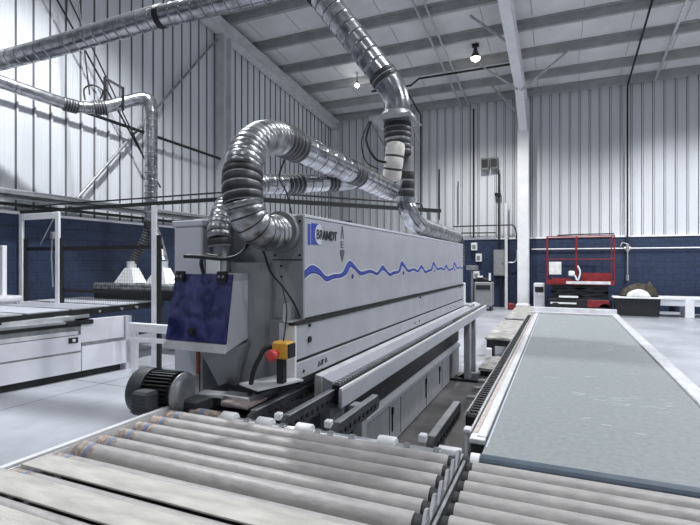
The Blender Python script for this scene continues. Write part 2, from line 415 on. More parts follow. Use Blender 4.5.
# gable frame along the left wall
t = thing('gable_frame', 'grey steel gable rafter and post against the left wall', 'frame', (XL + .22, 10.6, 0))
mb = MB(); x0, x1 = XL + .05, XL + .34
for z0_, z1_ in ((-.27, -.25), (-.60, -.58)):
    mb.prism([(YB - .1, R(YB - .1) + z0_), (RIDGE, R(RIDGE) + z0_), (RIDGE, R(RIDGE) + z1_), (YB - .1, R(YB - .1) + z1_)], 'x', x0, x1)
mb.prism([(YB - .1, R(YB - .1) - .59), (RIDGE, R(RIDGE) - .59), (RIDGE, R(RIDGE) - .26), (YB - .1, R(YB - .1) - .26)], 'x', x0 + .13, x0 + .15)
mb.build('rafter', M['steelframe'], t)
mb = MB(); y = 10.62
mb.box(x0, x1, y - .15, y - .135, 0, R(y) - .6); mb.box(x0, x1, y + .135, y + .15, 0, R(y) - .6); mb.box(x0 + .13, x0 + .15, y - .14, y + .14, 0, R(y) - .6)
mb.build('post', M['steelframe'], t)
mb = MB(); mb.box(XL + .05, XL + .3, YB - .4, YB - .12, 0, 7.0); mb.build('post', M['steelframe'], t)
def rod(name, p, q, r, label, cat, m=None, group=None):
    mb = MB(); mb.tube([p, q], r, 8); return tag(mb.build(name, m or M['blackm']), label, cat, group)
rod('bracing_rod', (XL + .12, 10.45, 7.65), (XL + .12, 6.1, 2.55), .03, 'long diagonal steel bracing rod crossing the left wall from its post', 'rod', M['midgrey'])
rod('bracing_cable', (XL + .30, 5.35, 6.9), (XL + .30, 8.25, 3.3), .018, 'thin dark cable slanting down the left wall, left of its twin', 'cable')
rod('bracing_cable', (XL + .34, 5.7, 6.9), (XL + .34, 8.1, 3.35), .014, 'thin dark cable slanting down the left wall, right of its twin', 'cable')
rod('wall_pipe', (XL + .20, 2.0, 4.62), (XL + .20, 10.45, 4.40), .035, 'black pipe along the bright left wall behind the hanging duct', 'pipe')
for k, (dz, r_, w) in enumerate(((2.56, .03, 'lowest'), (2.66, .022, 'middle'), (2.80, .018, 'topmost'))):
    mb = MB(); mb.tube([(XL + .22, 1.5, dz + .02), (XL + .22, 10.4, dz)], r_, 8)
    tag(mb.build('wall_conduit', M['galv'] if k else M['blackm']), w + ' of the long conduits above the blue base of the left wall', 'pipe', 'left wall conduits')
mb = MB()
mb.box(XL + .12, XL + .42, 2, 10.4, 2.70, 2.715); mb.box(XL + .12, XL + .135, 2, 10.4, 2.70, 2.77); mb.box(XL + .405, XL + .42, 2, 10.4, 2.70, 2.77)
tag(mb.build('cable_tray', M['midgrey']), 'grey cable tray running along the left wall above the blue base', 'cable tray')
# roof services
for xx, yb, w in ((-3.32, 11.0, 'left rail of the pair of'), (-3.06, 11.0, 'right rail of the pair of')):
    mb = MB(); mb.bar((xx, 17.9, roof_z(17.9) - .27), (xx, 8, roof_z(8) - .27), .05, .05)
    tag(mb.build('roof_rail', M['galv']), w + ' thin steel rails under the roof, left of the lamp', 'rail')
mb = MB(); mb.bar((2.75, 17.9, roof_z(17.9) - .27), (2.75, 9, roof_z(9) - .27), .07, .05); tag(mb.build('roof_rail', M['galv']), 'single steel rail under the roof right of the wall drop pipe', 'rail')
mb = MB(); mb.tube([(2.0, 9, roof_z(9) - .3), (2.0, 17.75, roof_z(17.75) - .3), (2.0, 17.82, roof_z(17.9) - .4), (2.0, 17.82, 2.15)], .028, 8)
tag(mb.build('drop_pipe', M['black']), 'thin black pipe along the roof and straight down the back wall', 'pipe')
mb = MB(); mb.tube([(-4.85, 17.8, .02), (-4.85, 17.8, 7.2), (-4.85, 15.9, 7.55)], .028, 8); tag(mb.build('drop_pipe', M['black']), 'black drop pipe on the back wall just right of the damper', 'pipe')
mb = MB(); mb.tube([(-2.88, 17.82, 2.5), (-2.88, 17.82, 7.2)], .03, 8); tag(mb.build('drop_pipe', M['black']), 'black drop pipe on the back wall below the lit roof lamp', 'pipe')
mb = MB(); mb.tube([(-6, 15.6, 7.55), (-4.6, 15.6, 7.55), (-4.2, 15.2, 7.58), (-1.3, 15.2, 7.58)], .035, 8); tag(mb.build('gas_pipe', M['black']), 'black pipe with a kink crossing under the roof to the column', 'pipe')

# ================================================================= LAMPS
def lamp(i, x, y, wts, cone):
    z = roof_z(y) - .42 - (.2 if i else 0)
    lab = {0: 'lit round high bay lamp under the roof left of the white column'}.get(i, 'lit high bay lamp out of the picture, number %d in the hall grid' % i)
    t = thing('high_bay_lamp', lab, 'lamp', (x, y, z), 'high bay lamps')
    mb = MB(); prof = [(.04, .34), (.05, .30), (.06, .22), (.09, .14), (.14, .02), (.145, 0.0), (.135, 0.0), (.09, .12), (.05, .2)]
    n = 20; vs = [(x + r * math.cos(2 * math.pi * k / n), y + r * math.sin(2 * math.pi * k / n), z + h) for r, h in prof for k in range(n)]
    fs = [(a * n + k, a * n + (k + 1) % n, (a + 1) * n + (k + 1) % n, (a + 1) * n + k) for a in range(len(prof) - 1) for k in range(n)]
    mb.add(vs, fs, True); mb.build('shade', M['darkgrey'], t)
    mb = MB(); mb.tube([(x, y, z + .33), (x, y, z + .41)], .012, 8); mb.box(x - .10, x + .10, y - .06, y + .06, z + .33, z + .40); mb.build('hanger', M['blackm'], t)
    mb = MB(); mb.tube([(x, y, z - .09), (x, y, z - .085), (x, y, z - .05), (x, y, z), (x, y, z + .04)], [.02, .06, .11, .13, .13], 20); mb.build('lens', M['lens'], t)
    ld = bpy.data.lights.new('lamp_light', 'SPOT'); ld.energy = wts * 1.0; ld.shadow_soft_size = .14; ld.color = (1, .985, .965) if i == 0 else (.95, .975, 1)
    ld.spot_size = math.radians(cone); ld.spot_blend = .75 if i in (0, 1, 7) else .3
    lo = bpy.data.objects.new('lamp_light', ld); COL.objects.link(lo); lo.parent = t; lo.location = (0, 0, -.25)
for i, (x, y, w, cn) in enumerate(LAMPS): lamp(i, x, y, w, cn)
t = thing('small_roof_light', 'tiny lit bulb under the roof beside the big sloping duct', 'lamp', (-6.19, 14.73, 7.45))
mb = MB(); mb.tube([(-6.19, 14.73, 7.5), (-6.19, 14.73, 7.92)], .015, 8); mb.tube([(-6.19, 14.73, 7.55), (-6.19, 14.73, 7.62)], .05, 10); mb.build('holder', M['blackm'], t)
mb = MB(); mb.tube([(-6.19, 14.73, 7.43), (-6.19, 14.73, 7.46), (-6.19, 14.73, 7.52), (-6.19, 14.73, 7.55)], [.02, .06, .06, .03], 12); mb.build('bulb', M['lenss'], t)

# ================================================================= EDGE BANDING MACHINE
T = thing('edge_banding_machine', 'long grey edge banding machine with blue wave stripe and logo', 'machine', (-1.7, 4.7, 0))
XF = -1.30
mb = MB(); mb.box(-2.08, -1.36, 2.36, 7.08, .93, 1.84, .01); mb.build('body', M['paint_shaded'], T)
mb = MB(); mb.box(XF - .06, XF, 2.335, 7.10, 1.285, 1.862, .008); hood = mb.build('hood_panel', M['paint'], T)
mb = MB(); mb.box(-2.09, XF - .0, 2.345, 7.10, 1.845, 1.870, .004); mb.build('top_cover', M['paint_lt'], T)
mb = MB(); mb.box(XF - .06, XF - .003, 2.25, 7.16, 1.07, 1.262, .006); sp = mb.build('side_panel', M['paint'], T)
mb = MB()
for yy in (2.40,): mb.tube([(XF - .004, yy, 1.165), (XF + .006, yy, 1.165)], .018, 14)
for yy in (2.40, 4.75, 6.9): mb.tube([(XF - .004, yy, 1.245), (XF + .006, yy, 1.245)], .010, 10)
mb.build('lock', M['black'], sp)
mb = MB(); mb.box(XF - .07, XF + .0, 2.25, 7.16, .963, 1.055, .004); rail = mb.build('lower_rail', M['paint'], T)
mb = MB(); mb.box(XF - .03, XF + .006, 2.22, 7.13, 1.263, 1.284); mb.box(XF - .04, XF - .012, 2.25, 7.13, 1.054, 1.071); mb.box(XF - .05, XF - .004, 2.3, 7.2, .93, .962); mb.build('seal', M['black'], T)
mb = MB(); mb.box(XF - .055, XF + .004, 2.225, 2.25, .96, 1.27, .004); mb.build('end_cap', M['white'], T)
mb = MB(); mb.box(XF - .055, XF + .004, 7.16, 7.30, .96, 1.30, .01); mb.build('end_cap', M['white'], T)
mb = MB()
for yy in (4.55, 4.72, 6.2, 6.45): mb.tube([(XF - .002, yy, 1.01), (XF + .004, yy, 1.01)], .010, 8)
mb.tube([(XF - .002, 2.33, 1.0), (XF + .004, 2.33, 1.0)], .009, 8)
mb.build('screw', M['black'], rail)
# small marks on the rail
mb = MB()
def stroke(mb, pts, x, w=.004):
    for a, b in zip(pts[:-1], pts[1:]): mb.bar((x, a[0], a[1]), (x, b[0], b[1]), w, .003, up=(1, 0, 0))
stroke(mb, [(2.50, .992), (2.515, 1.018), (2.535, .994), (2.50, .992)], XF + .002)
stroke(mb, [(2.545, .99), (2.545, 1.02), (2.56, 1.02), (2.562, 1.006), (2.545, 1.004)], XF + .002); stroke(mb, [(2.562, .99), (2.565, 1.02), (2.578, 1.018)], XF + .002)
stroke(mb, [(2.59, .998), (2.605, 1.024), (2.622, 1.0), (2.59, .998)], XF + .002)
mb.build('marking', M['inkk'], rail)
# wave stripe: same pattern repeating along the hood
pat = [(0, 1.596, 1.53), (.05, 1.61, 1.57), (.13, 1.579, 1.548), (.24, 1.534, 1.510), (.42, 1.544, 1.524), (.56, 1.522, 1.502), (.62, 1.545, 1.515), (.69, 1.577, 1.540), (.77, 1.550, 1.524), (.87, 1.511, 1.487), (.97, 1.524, 1.500), (1.10, 1.531, 1.507), (1.166, 1.596, 1.53)]
pts = [(2.34, 1.553, 1.512), (2.38, 1.572, 1.530), (2.43, 1.583, 1.540), (2.48, 1.574, 1.536), (2.53, 1.556, 1.522), (2.61, 1.515, 1.488), (2.71, 1.524, 1.500), (2.84, 1.532, 1.506)]
for k in range(4):
    for (d, a, b) in (pat[:-1] if k < 3 else pat):
        yy = 2.925 + 1.166 * k + d
        if yy < 7.09: pts.append((yy, a, b))
def crm(p, n=5):
    out = []
    P3 = smooth_path([Vector(q) for q in p], n); return [tuple(q) for q in P3]
W_ = crm(pts); W_ = [w for w in W_ if w[0] < 7.095]
mb = MB()
def ribbon(mb, seq, x, d=0.0):
    vs = []; 
    for yy, a, b in seq: vs += [(x, yy, a + d), (x, yy, b - d), (x - .006, yy, a + d), (x - .006, yy, b - d)]
    fs = []
    for i in range(len(seq) - 1):
        o = 4 * i; fs += [(o, o + 4, o + 5, o + 1), (o, o + 2, o + 6, o + 4), (o + 1, o + 5, o + 7, o + 3)]
    mb.add(vs, fs)
ribbon(mb, W_, XF + .0012, .010); mb.build('stripe_outline', M['decalwhite'], hood)
mb = MB(); ribbon(mb, W_, XF + .0020, .002); mb.build('wave_stripe', M['bluedark'], hood)
mb = MB(); ribbon(mb, [(y_, (a + b) / 2 + max(.0, (a - b) / 2 - .006), (a + b) / 2 - max(.0, (a - b) / 2 - .006)) for y_, a, b in W_], XF + .0028, 0); mb.build('wave_fill', M['bluedecal'], hood)
mb = MB()
for yy in (3.014, 4.18, 5.34, 6.49): mb.tube([(XF - .002, yy, 1.505), (XF + .003, yy, 1.505)], .016, 16)
mb.build('wave_dot', M['bluedark'], hood)
# logo
mb = MB(); mb.box(XF - .004, XF + .002, 2.378, 2.408, 1.700, 1.818); mb.box(XF - .004, XF + .002, 2.42, 2.55, 1.703, 1.826); mb.build('logo_square', M['bluedecal'], hood)
mb = MB(); n = 28; vs = []
for k in range(n + 1):
    a = math.radians(62 + 236 * k / n); cy, cz = 2.521, 1.765
    for r_ in (.0, .062): vs.append((XF + .0035, cy + r_ * math.cos(a), cz + r_ * math.sin(a)))
mb.add(vs, [(2 * k, 2 * k + 1, 2 * k + 3, 2 * k + 2) for k in range(n)])
mb.box(XF + .0025, XF + .0034, 2.50, 2.553, 1.728, 1.803); mb.build('logo_ring', M['decalwhite'], hood)
def text_mesh(name, s, size, m, parent, origin, xdir, ydir, off=.0, ext=.001, xs=1.0):
    cu = bpy.data.curves.new(name, 'FONT'); cu.body = s; cu.size = size; cu.offset = off; cu.extrude = ext
    ob = bpy.data.objects.new(name, cu); COL.objects.link(ob)
    dg = bpy.context.evaluated_depsgraph_get(); me = bpy.data.meshes.new_from_object(ob.evaluated_get(dg))
    bpy.data.objects.remove(ob)
    X = Vector(xdir); Y = Vector(ydir); Z = X.cross(Y); o = Vector(origin) - Vector(parent['_w'])
    for v in me.vertices: c = v.co.copy(); v.co = o + X * c.x * xs + Y * c.y + Z * c.z
    me.materials.clear(); me.materials.append(m)
    ob = bpy.data.objects.new(name, me); COL.objects.link(ob); ob.parent = parent; ob['_w'] = parent['_w']
    return ob
text_mesh('brand_lettering', 'BRANDT', .078, M['inkk'], hood, (XF + .004, 2.475, 1.738), (0, 1, 0), (0, 0, 1), .0022, .0008, .92)
mb = MB()
stroke(mb, [(2.822, 1.755), (2.842, 1.838), (2.862, 1.755)], XF + .002, .007); mb.prism([(2.838, 1.80), (2.842, 1.84), (2.846, 1.80)], 'x', XF, XF + .003)
mb.box(XF, XF + .003, 2.82, 2.866, 1.695, 1.738)
mb.prism([(2.806, 1.668), (2.82, 1.683), (2.864, 1.683), (2.878, 1.668), (2.842, 1.603)], 'x', XF, XF + .003)
mb.build('emblem', M['decalgrey'], hood)
mb = MB(); stroke(mb, [(2.83, 1.703), (2.83, 1.73), (2.856, 1.73), (2.856, 1.703), (2.83, 1.703)], XF + .004, .005); mb.build('emblem_square', M['decalwhite'], hood)
# end sheets
mb = MB(); mb.box(-1.92, XF - .0, 2.325, 2.345, 1.28, 1.862, .003); mb.box(-1.86, XF - .055, 2.30, 2.345, .95, 1.28, .003); mb.build('end_sheet', M['paint_shaded'], T)
mb = MB(); mb.box(-2.09, -1.88, 2.18, 2.50, .35, 1.81, .008); mb.box(-2.10, -1.87, 2.17, 2.51, 1.81, 1.845, .006); mb.build('side_cabinet', M['paint_lt'], T)
mb = MB(); mb.box(-1.91, -1.893, 2.165, 2.178, .4, 1.12); mb.build('cable_strip', M['orange'], T)
# sloped cowl that runs down from the duct inlet
mb = MB()
prof = [(-1.84 + .17 - .17 * math.cos(math.pi * i / 14), 2.335 - .11 * math.sin(math.pi * i / 14) ** .7) for i in range(15)]
mb.prism(prof, 'z', .93, 1.60); mb.build('cowl', M['paint_shaded'], T)
mb = MB(); mb.box(-1.50, -1.302, 2.321, 2.326, 1.612, 1.618); mb.build('sheet_joint', M['black'], T)
mb = MB()
for (a_, b_) in ((-1.48, 1.64), (-1.32, 1.64), (-1.32, 1.83), (-1.44, 1.52), (-1.44, 1.58)): mb.tube([(a_, 2.326, b_), (a_, 2.320, b_)], .007, 8)
mb.build('rivet', M['black'], T)
mb = MB(); mb.tube([(-1.43, 2.34, 1.77), (-1.43, 2.28, 1.77)], .115, 28); mb.build('inlet_collar', M['midgrey'], T)
mb = MB(); mb.box(-1.355, XF, 2.20, 2.33, 1.28, 1.285); mb.box(-1.36, -1.352, 2.20, 2.33, 1.28, 1.38); mb.build('cable_guard', M['paint_shaded'], T)
mb = MB(); mb.box(-1.40, XF - .06, 2.235, 2.25, .97, 1.27, .003); mb.build('front_sheet', M['paint_lt'], T)
mb = MB(); mb.add([(-1.50, 2.02, .985), (-1.34, 1.95, .985), (-1.24, 2.22, .985), (-1.42, 2.24, .985), (-1.50, 2.02, .975), (-1.34, 1.95, .975), (-1.24, 2.22, .975), (-1.42, 2.24, .975)], [(0, 1, 2, 3), (4, 5, 6, 7), (0, 1, 5, 4), (1, 2, 6, 5), (2, 3, 7, 6), (3, 0, 4, 7)]); mb.build('tray_plate', M['whiteplate'], T)
# chip collecting box with blue lid
mb = MB()
f0 = [(-2.02, 2.045, 1.125), (-1.605, 2.045, 1.125), (-1.602, 2.11, 1.54), (-1.995, 2.11, 1.54)]; k0 = [(-2.0, 2.32, 1.20), (-1.60, 2.32, 1.20), (-1.60, 2.33, 1.54), (-2.0, 2.33, 1.54)]
mb.add(f0 + k0, [(0, 1, 5, 4), (1, 2, 6, 5), (2, 3, 7, 6), (3, 0, 4, 7), (4, 5, 6, 7), (0, 1, 2, 3)]); cb = mb.build('chip_box', M['paint_lt'], T)
mb = MB(); F = lambda u, v, d: (-2.02 + .025 * v + u * (.415 - .022 * v), 2.045 + .065 * v - d * .98, 1.125 + .415 * v + d * .16)
def slab(mb, u0, u1, v0, v1, d0, d1):
    q = [F(u, v, d) for d in (d0, d1) for (u, v) in ((u0, v0), (u1, v0), (u1, v1), (u0, v1))]
    mb.add(q, [(0, 1, 2, 3), (4, 5, 6, 7), (0, 1, 5, 4), (1, 2, 6, 5), (2, 3, 7, 6), (3, 0, 4, 7)])
slab(mb, .0, 1.0, .11, .985, .002, .012); mb.build('blue_lid', M['blueplastic'], cb)
mb = MB(); slab(mb, -.005, 1.005, -.01, .10, .001, .016); mb.build('lid_lip', M['whiteplate'], cb)
for u in (.10, .84):
    mb = MB(); slab(mb, u - .08, u + .08, .89, 1.02, .012, .026); mb.build('hinge', M['black'], cb)
    mb = MB()
    for du in (-.035, .035): slab(mb, u + du - .012, u + du + .012, .935, .965, .026, .030)
    mb.build('hinge_screw', M['alu'], cb)
mb = MB(); a = Vector(F(.45, .24, .012)); b = Vector(F(.45, .24, .035)); mb.tube([a, b], [.022, .018], 16); mb.build('lid_knob', M['black'], cb)
mb = MB()                                  # hopper below
a = [(-1.86, 2.12, 1.14), (-1.58, 2.12, 1.14), (-1.58, 2.33, 1.17), (-1.86, 2.33, 1.17)]; b = [(-1.78, 2.2, .90), (-1.66, 2.2, .90), (-1.66, 2.32, .90), (-1.78, 2.32, .90)]
mb.add(a + b, [(0, 1, 5, 4), (1, 2, 6, 5), (2, 3, 7, 6), (3, 0, 4, 7), (4, 5, 6, 7), (0, 1, 2, 3)]); mb.build('hopper', M['paint_lo'], T)
# base
mb = MB(); mb.box(-2.08, -1.37, 2.75, 6.95, .0, .93); mb.build('base', M['darkgrey'], T)
mb = MB(); mb.box(-1.40, -1.34, 2.75, 6.35, .02, .385, .005); lp = mb.build('base_door', M['paint_lo'], T)
mb = MB(); mb.box(-1.37, -1.336, 2.75, 6.95, .48, .80); mb.build('recess_sheet', M['blackm'], T)
mb = MB(); mb.prism([(-1.37, .40), (-1.31, .40), (-1.31, .43), (-1.37, .475)], 'y', 3.2, 6.95); mb.build('base_ledge', M['paint'], T)
mb = MB()
for yy in (3.9, 4.22, 5.15, 5.9): mb.box(-1.342, -1.337, yy, yy + .008, .04, .37)
mb.build('door_seam', M['black'], lp)
mb = MB()
for yy in (3.96, 5.1, 5.75): mb.box(-1.34, -1.325, yy, yy + .03, .28, .34); mb.box(-1.34, -1.33, yy + .01, yy + .018, .13, .3)
mb.build('door_handle', M['black'], lp)
mb = MB(); mb.box(-1.38, -1.33, 6.5, 6.95, 0, .42, .005); mb.build('end_door', M['paint_lo'], T)
# infeed rail along the face
mb = MB(); mb.prism([(-1.290, .93), (-1.285, .958), (-1.245, .950), (-1.245, .82), (-1.29, .82)], 'y', 2.44, 8.0); mb.build('guide_strip', M['whiteplate'], T)
mb = MB(); mb.prism([(-1.245, .82), (-1.245, .948), (-1.178, .922), (-1.178, .82)], 'y', 2.45, 8.0); mb.build('guide_slope', M['paint'], T)
mb = MB(); mb.box(-1.178, -1.118, 2.44, 8.0, .80, .908); mb.build('chain_bed', M['black'], T)
mb = MB(); yy = 2.46
while yy < 5.6: mb.box(-1.170, -1.140, yy, yy + .016, .905, .921); yy += .04
tag(mb.build('track_teeth', M['galv'], T), kind='stuff')
mb = MB(); mb.box(-1.116, -1.102, 2.40, 8.1, .895, .908, .003); mb.build('edge_rail', M['white'], T)
mb = MB(); mb.box(-1.12, -1.10, 2.40, 8.08, .795, .895, .003); mb.build('rail_face', M['paint'], T)
mb = MB(); mb.box(-1.19, -1.11, 6.55, 6.68, .03, .80, .006); mb.build('leg', M['paint_lo'], T)
mb = MB(); mb.box(-1.19, -1.11, 7.0, 7.07, .03, .80, .006); mb.build('leg', M['paint_lo'], T)
mb = MB(); mb.box(-1.5, -1.0, 6.50, 6.75, 0, .035); mb.prism([(-1.30, .03), (-1.11, .03), (-1.11, .15)], 'y', 6.6, 6.63); mb.build('foot', M['blackm'], T)
mb = MB(); mb.box(-1.36, -1.20, 2.7, 6.9, .76, .82); mb.build('rail_bracket', M['paint_lo'], T)
mb = MB(); mb.box(-1.35, -1.2, 7.2, 7.5, .90, .98, .01); mb.build('outfeed_block', M['alu'], T)

# emergency stop, hose, wires
t = thing('emergency_stop', 'yellow emergency stop box with red mushroom button on black post', 'switch', (-1.29, 2.09, .985))
mb = MB(); mb.box(-1.335, -1.245, 2.06, 2.14, 1.115, 1.20, .008); mb.build('box', M['yellow'], t)
mb = MB(); mb.tube([(-1.30, 2.06, 1.145), (-1.30, 2.03, 1.142), (-1.30, 2.028, 1.142), (-1.30, 2.0, 1.14), (-1.30, 1.995, 1.14)], [.013, .013, .028, .028, .02], 18); mb.build('button', M['redbtn'], t)
mb = MB(); mb.box(-1.247, -1.238, 2.07, 2.135, 1.12, 1.19); mb.build('back_plate', M['black'], t)
mb = MB(); mb.box(-1.322, -1.282, 2.085, 2.125, .985, 1.116, .004); mb.build('post', M['black'], t)
def cable(name, pts, r, m, label, cat='cable', n=8, group=None):
    mb = MB(); mb.tube(smooth_path(pts, 6), r, n); return tag(mb.build(name, m), label, cat, group)
cable('cable_conduit', [(-1.335, 2.09, 1.17), (-1.37, 2.06, 1.165), (-1.385, 2.03, 1.12), (-1.415, 2.02, 1.05), (-1.44, 2.02, .93)], .012, M['black'], 'thick black conduit from yellow emergency stop box down to table')
cable('sensor_wire', [(-1.49, 2.17, 1.72), (-1.46, 2.19, 1.64), (-1.43, 2.20, 1.55), (-1.375, 2.24, 1.466), (-1.325, 2.27, 1.378), (-1.30, 2.29, 1.30)], .006, M['black'], 'thin black wire from duct elbow curving down grey machine end')
cable('sensor_wire', [(-1.375, 2.235, 1.46), (-1.33, 2.20, 1.36), (-1.305, 2.15, 1.27), (-1.29, 2.10, 1.195)], .004, M['black'], 'thin wire running down into the yellow emergency stop box')
cable('hose_support_rod', [(-1.722, 1.866, 1.632), (-1.649, 1.898, 1.628), (-1.547, 1.965, 1.618), (-1.496, 2.02, 1.643), (-1.489, 2.077, 1.696), (-1.494, 2.11, 1.735)], .010, M['blackm'], 'bent black rod above blue lidded box, hooked to big duct elbow', 'rod')
cable('hose_support_rod', [(-1.80, 2.10, 1.54), (-1.79, 2.07, 1.60), (-1.74, 2.04, 1.635), (-1.66, 2.05, 1.63)], .011, M['blackm'], 'short black arc rod on top of the blue lidded box', 'rod')

# ================================================================= DUCTS
t = thing('extraction_duct', 'silver duct looping from machine end over its top to the damper', 'duct', (-1.5, 2.9, 1.77))
mb = MB(); ribbed(mb, [(-1.43, 2.29, 1.77), (-1.433, 2.18, 1.757), (-1.438, 2.10, 1.772), (-1.461, 2.045, 1.83), (-1.478, 2.022, 1.92)], .094, .042, .05, 28); mb.build('lower_flexible_elbow', [M['flexd'], M['groove']], t)
mb = MB(); ribbed(mb, [(-1.476, 2.024, 1.90), (-1.490, 2.03, 1.98), (-1.505, 2.055, 2.07)], .102, .045, .05, 28); mb.build('black_sleeve', [M['flexk'], M['midgrey']], t)
mb = MB(); ribbed(mb, [(-1.503, 2.05, 2.06), (-1.521, 2.096, 2.14), (-1.54, 2.186, 2.236), (-1.55, 2.33, 2.315), (-1.562, 2.50, 2.352)], .098, .042, .05, 28); mb.build('upper_flexible_elbow', [M['flexd'], M['groove']], t)
mb = MB(); ribbed(mb, [(-1.56, 2.49, 2.35), (-1.566, 2.60, 2.355), (-1.568, 2.73, 2.352)], .103, .05, .04, 28); mb.build('black_sleeve', [M['flexk'], M['midgrey']], t)
mb = MB(); spiral(mb, (-1.567, 2.70, 2.352), (-1.560, 3.55, 2.335), .098, .13, 28); mb.build('straight_pipe', [M['duct'], M['groove']], t)
mb = MB(); ribbed(mb, [(-1.56, 3.52, 2.335), (-1.56, 3.62, 2.333), (-1.56, 3.72, 2.331)], .103, .05, .03, 24); mb.build('black_sleeve', [M['flexk'], M['midgrey']], t)
mb = MB(); spiral(mb, (-1.56, 3.70, 2.331), (-1.56, 4.45, 2.315), .10, .12, 28); mb.build('straight_pipe', [M['duct'], M['groove']], t)
mb = MB(); mb.tube(smooth_path([(-1.56, 4.43, 2.315), (-1.56, 4.53, 2.32), (-1.55, 4.575, 2.36), (-1.535, 4.585, 2.44)], 5), .102, 24); mb.build('rear_elbow', M['duct'], t)
mb = MB(); ribbed(mb, [(-1.548, 4.56, 2.40), (-1.515, 4.53, 2.55), (-1.492, 4.52, 2.70), (-1.49, 4.53, 2.76)], .092, .12, .04, 24); mb.build('white_wrapped_branch', [M['wrap'], M['groove']], t)
t = thing('branch_duct', 'narrow silver duct rising from the blue lidded box into big duct', 'duct', (-1.77, 2.2, 1.53))
mb = MB(); mb.tube([(-1.77, 2.2, 1.50), (-1.77, 2.2, 1.70)], .062, 20); mb.build('rigid_stub', M['duct'], t)
mb = MB(); mb.box(-1.81, -1.72, 2.134, 2.14, 1.52, 1.62, .0); mb.build('white_sticker', M['white'], t)
mb = MB(); ribbed(mb, [(-1.77, 2.2, 1.69), (-1.775, 2.2, 1.735)], .066, .04, .05, 20); mb.build('black_sleeve', [M['flexk'], M['midgrey']], t)
mb = MB(); ribbed(mb, [(-1.772, 2.2, 1.73), (-1.79, 2.22, 1.80), (-1.825, 2.30, 1.90), (-1.862, 2.45, 2.01), (-1.88, 2.62, 2.09), (-1.874, 2.80, 2.14)], .066, .038, .06, 20); mb.build('flexible_hose', [M['flexd'], M['groove']], t)
mb = MB(); spiral(mb, (-1.874, 2.79, 2.14), (-1.82, 2.99, 2.162), .070, .06, 20); mb.build('rigid_piece', [M['duct'], M['groove']], t)
mb = MB(); ribbed(mb, [(-1.825, 2.97, 2.16), (-1.78, 3.14, 2.188)], .073, .05, .05, 20); mb.build('black_sleeve', [M['flexk'], M['midgrey']], t)
mb = MB(); spiral(mb, (-1.785, 3.12, 2.186), (-1.69, 3.38, 2.225), .069, .09, 20); mb.build('rigid_piece', [M['duct'], M['groove']], t)
mb = MB(); ribbed(mb, [(-1.695, 3.37, 2.224), (-1.655, 3.48, 2.24)], .073, .04, .05, 20); mb.build('black_sleeve', [M['flexk'], M['midgrey']], t)
mb = MB(); mb.tube(smooth_path([(-1.655, 3.48, 2.24), (-1.60, 3.63, 2.27), (-1.565, 3.78, 2.33)], 5), .07, 20); mb.build('junction_elbow', M['duct'], t)
# main overhead duct with damper
t = thing('main_overhead_duct', 'wide silver duct sloping from the roof down to a damper plate', 'duct', (-1.5, 4.63, 2.6))
mb = MB(); mb.tube(smooth_path([(-1.509, 4.634, 3.12), (-1.512, 4.632, 3.22), (-1.55, 4.615, 3.34), (-1.62, 4.59, 3.46)], 5), .135, 28); mb.build('lower_elbow', M['duct'], t)
mb = MB(); ribbed(mb, [(-1.60, 4.595, 3.42), (-1.655, 4.575, 3.515)], .142, .05, .04, 28); mb.build('dark_band', [M['flexk'], M['midgrey']], t)
mb = MB(); spiral(mb, (-1.645, 4.578, 3.50), (-2.28, 4.42, 4.38), .135, .12, 32); mb.build('sloping_pipe', [M['duct'], M['groove']], t)
mb = MB(); mb.tube([(-2.262, 4.425, 4.355), (-2.295, 4.415, 4.40)], .145, 28); mb.build('dark_band', M['black'], t)
mb = MB(); mb.tube(smooth_path([(-2.28, 4.42, 4.38), (-2.38, 4.43, 4.50), (-2.50, 4.47, 4.57), (-2.72, 4.52, 4.60)], 6), .135, 28); mb.build('upper_elbow', M['duct'], t)
mb = MB()
mb.box(-1.73, -1.31, 4.43, 4.84, 3.012, 3.026); mb.box(-1.73, -1.31, 4.42, 4.432, 3.0, 3.04)
mb.build('damper_plate', M['midgrey'], t)
mb = MB(); mb.tube([(-1.509, 4.634, 3.03), (-1.509, 4.634, 3.06), (-1.509, 4.634, 3.12)], [.19, .19, .14], 28); mb.build('flange', M['midgrey'], t)
mb = MB(); mb.bar((-1.72, 4.43, 3.0), (-1.62, 4.55, 2.78), .012); mb.bar((-1.32, 4.43, 3.0), (-1.22, 4.43, 2.70), .01); mb.build('damper_bracket', M['midgrey'], t)
mb = MB(); ribbed(mb, [(-1.505, 4.635, 3.01), (-1.503, 4.638, 2.85)], .135, .05, .03, 28); mb.build('black_sleeve', [M['flexk'], M['midgrey']], t)
mb = MB(); mb.tube([(-1.503, 4.638, 2.86), (-1.502, 4.638, 2.835)], .13, 28); mb.build('clamp', M['alu'], t)
mb = MB(); ribbed(mb, [(-1.502, 4.638, 2.84), (-1.495, 4.65, 2.68)], .128, .05, .03, 28); mb.build('black_sleeve', [M['flexk'], M['midgrey']], t)
t = thing('rear_duct', 'silver duct dropping behind the white wrap and along machine top', 'duct', (-1.45, 4.76, 1.9))
mb = MB(); mb.tube([(-1.464, 4.80, 2.80), (-1.458, 4.79, 2.50)], .075, 20); mb.build('rigid_drop', M['midgrey'], t)
mb = MB(); ribbed(mb, [(-1.458, 4.79, 2.55), (-1.455, 4.785, 2.26)], .082, .09, .05, 20); mb.build('black_sleeve', [M['flexk'], M['midgrey']], t)
mb = MB(); mb.tube(smooth_path([(-1.455, 4.785, 2.28), (-1.46, 4.79, 2.20), (-1.43, 4.80, 2.12), (-1.41, 4.88, 2.04), (-1.40, 5.05, 2.0)], 6), .095, 24); mb.build('bend', M['duct'], t)
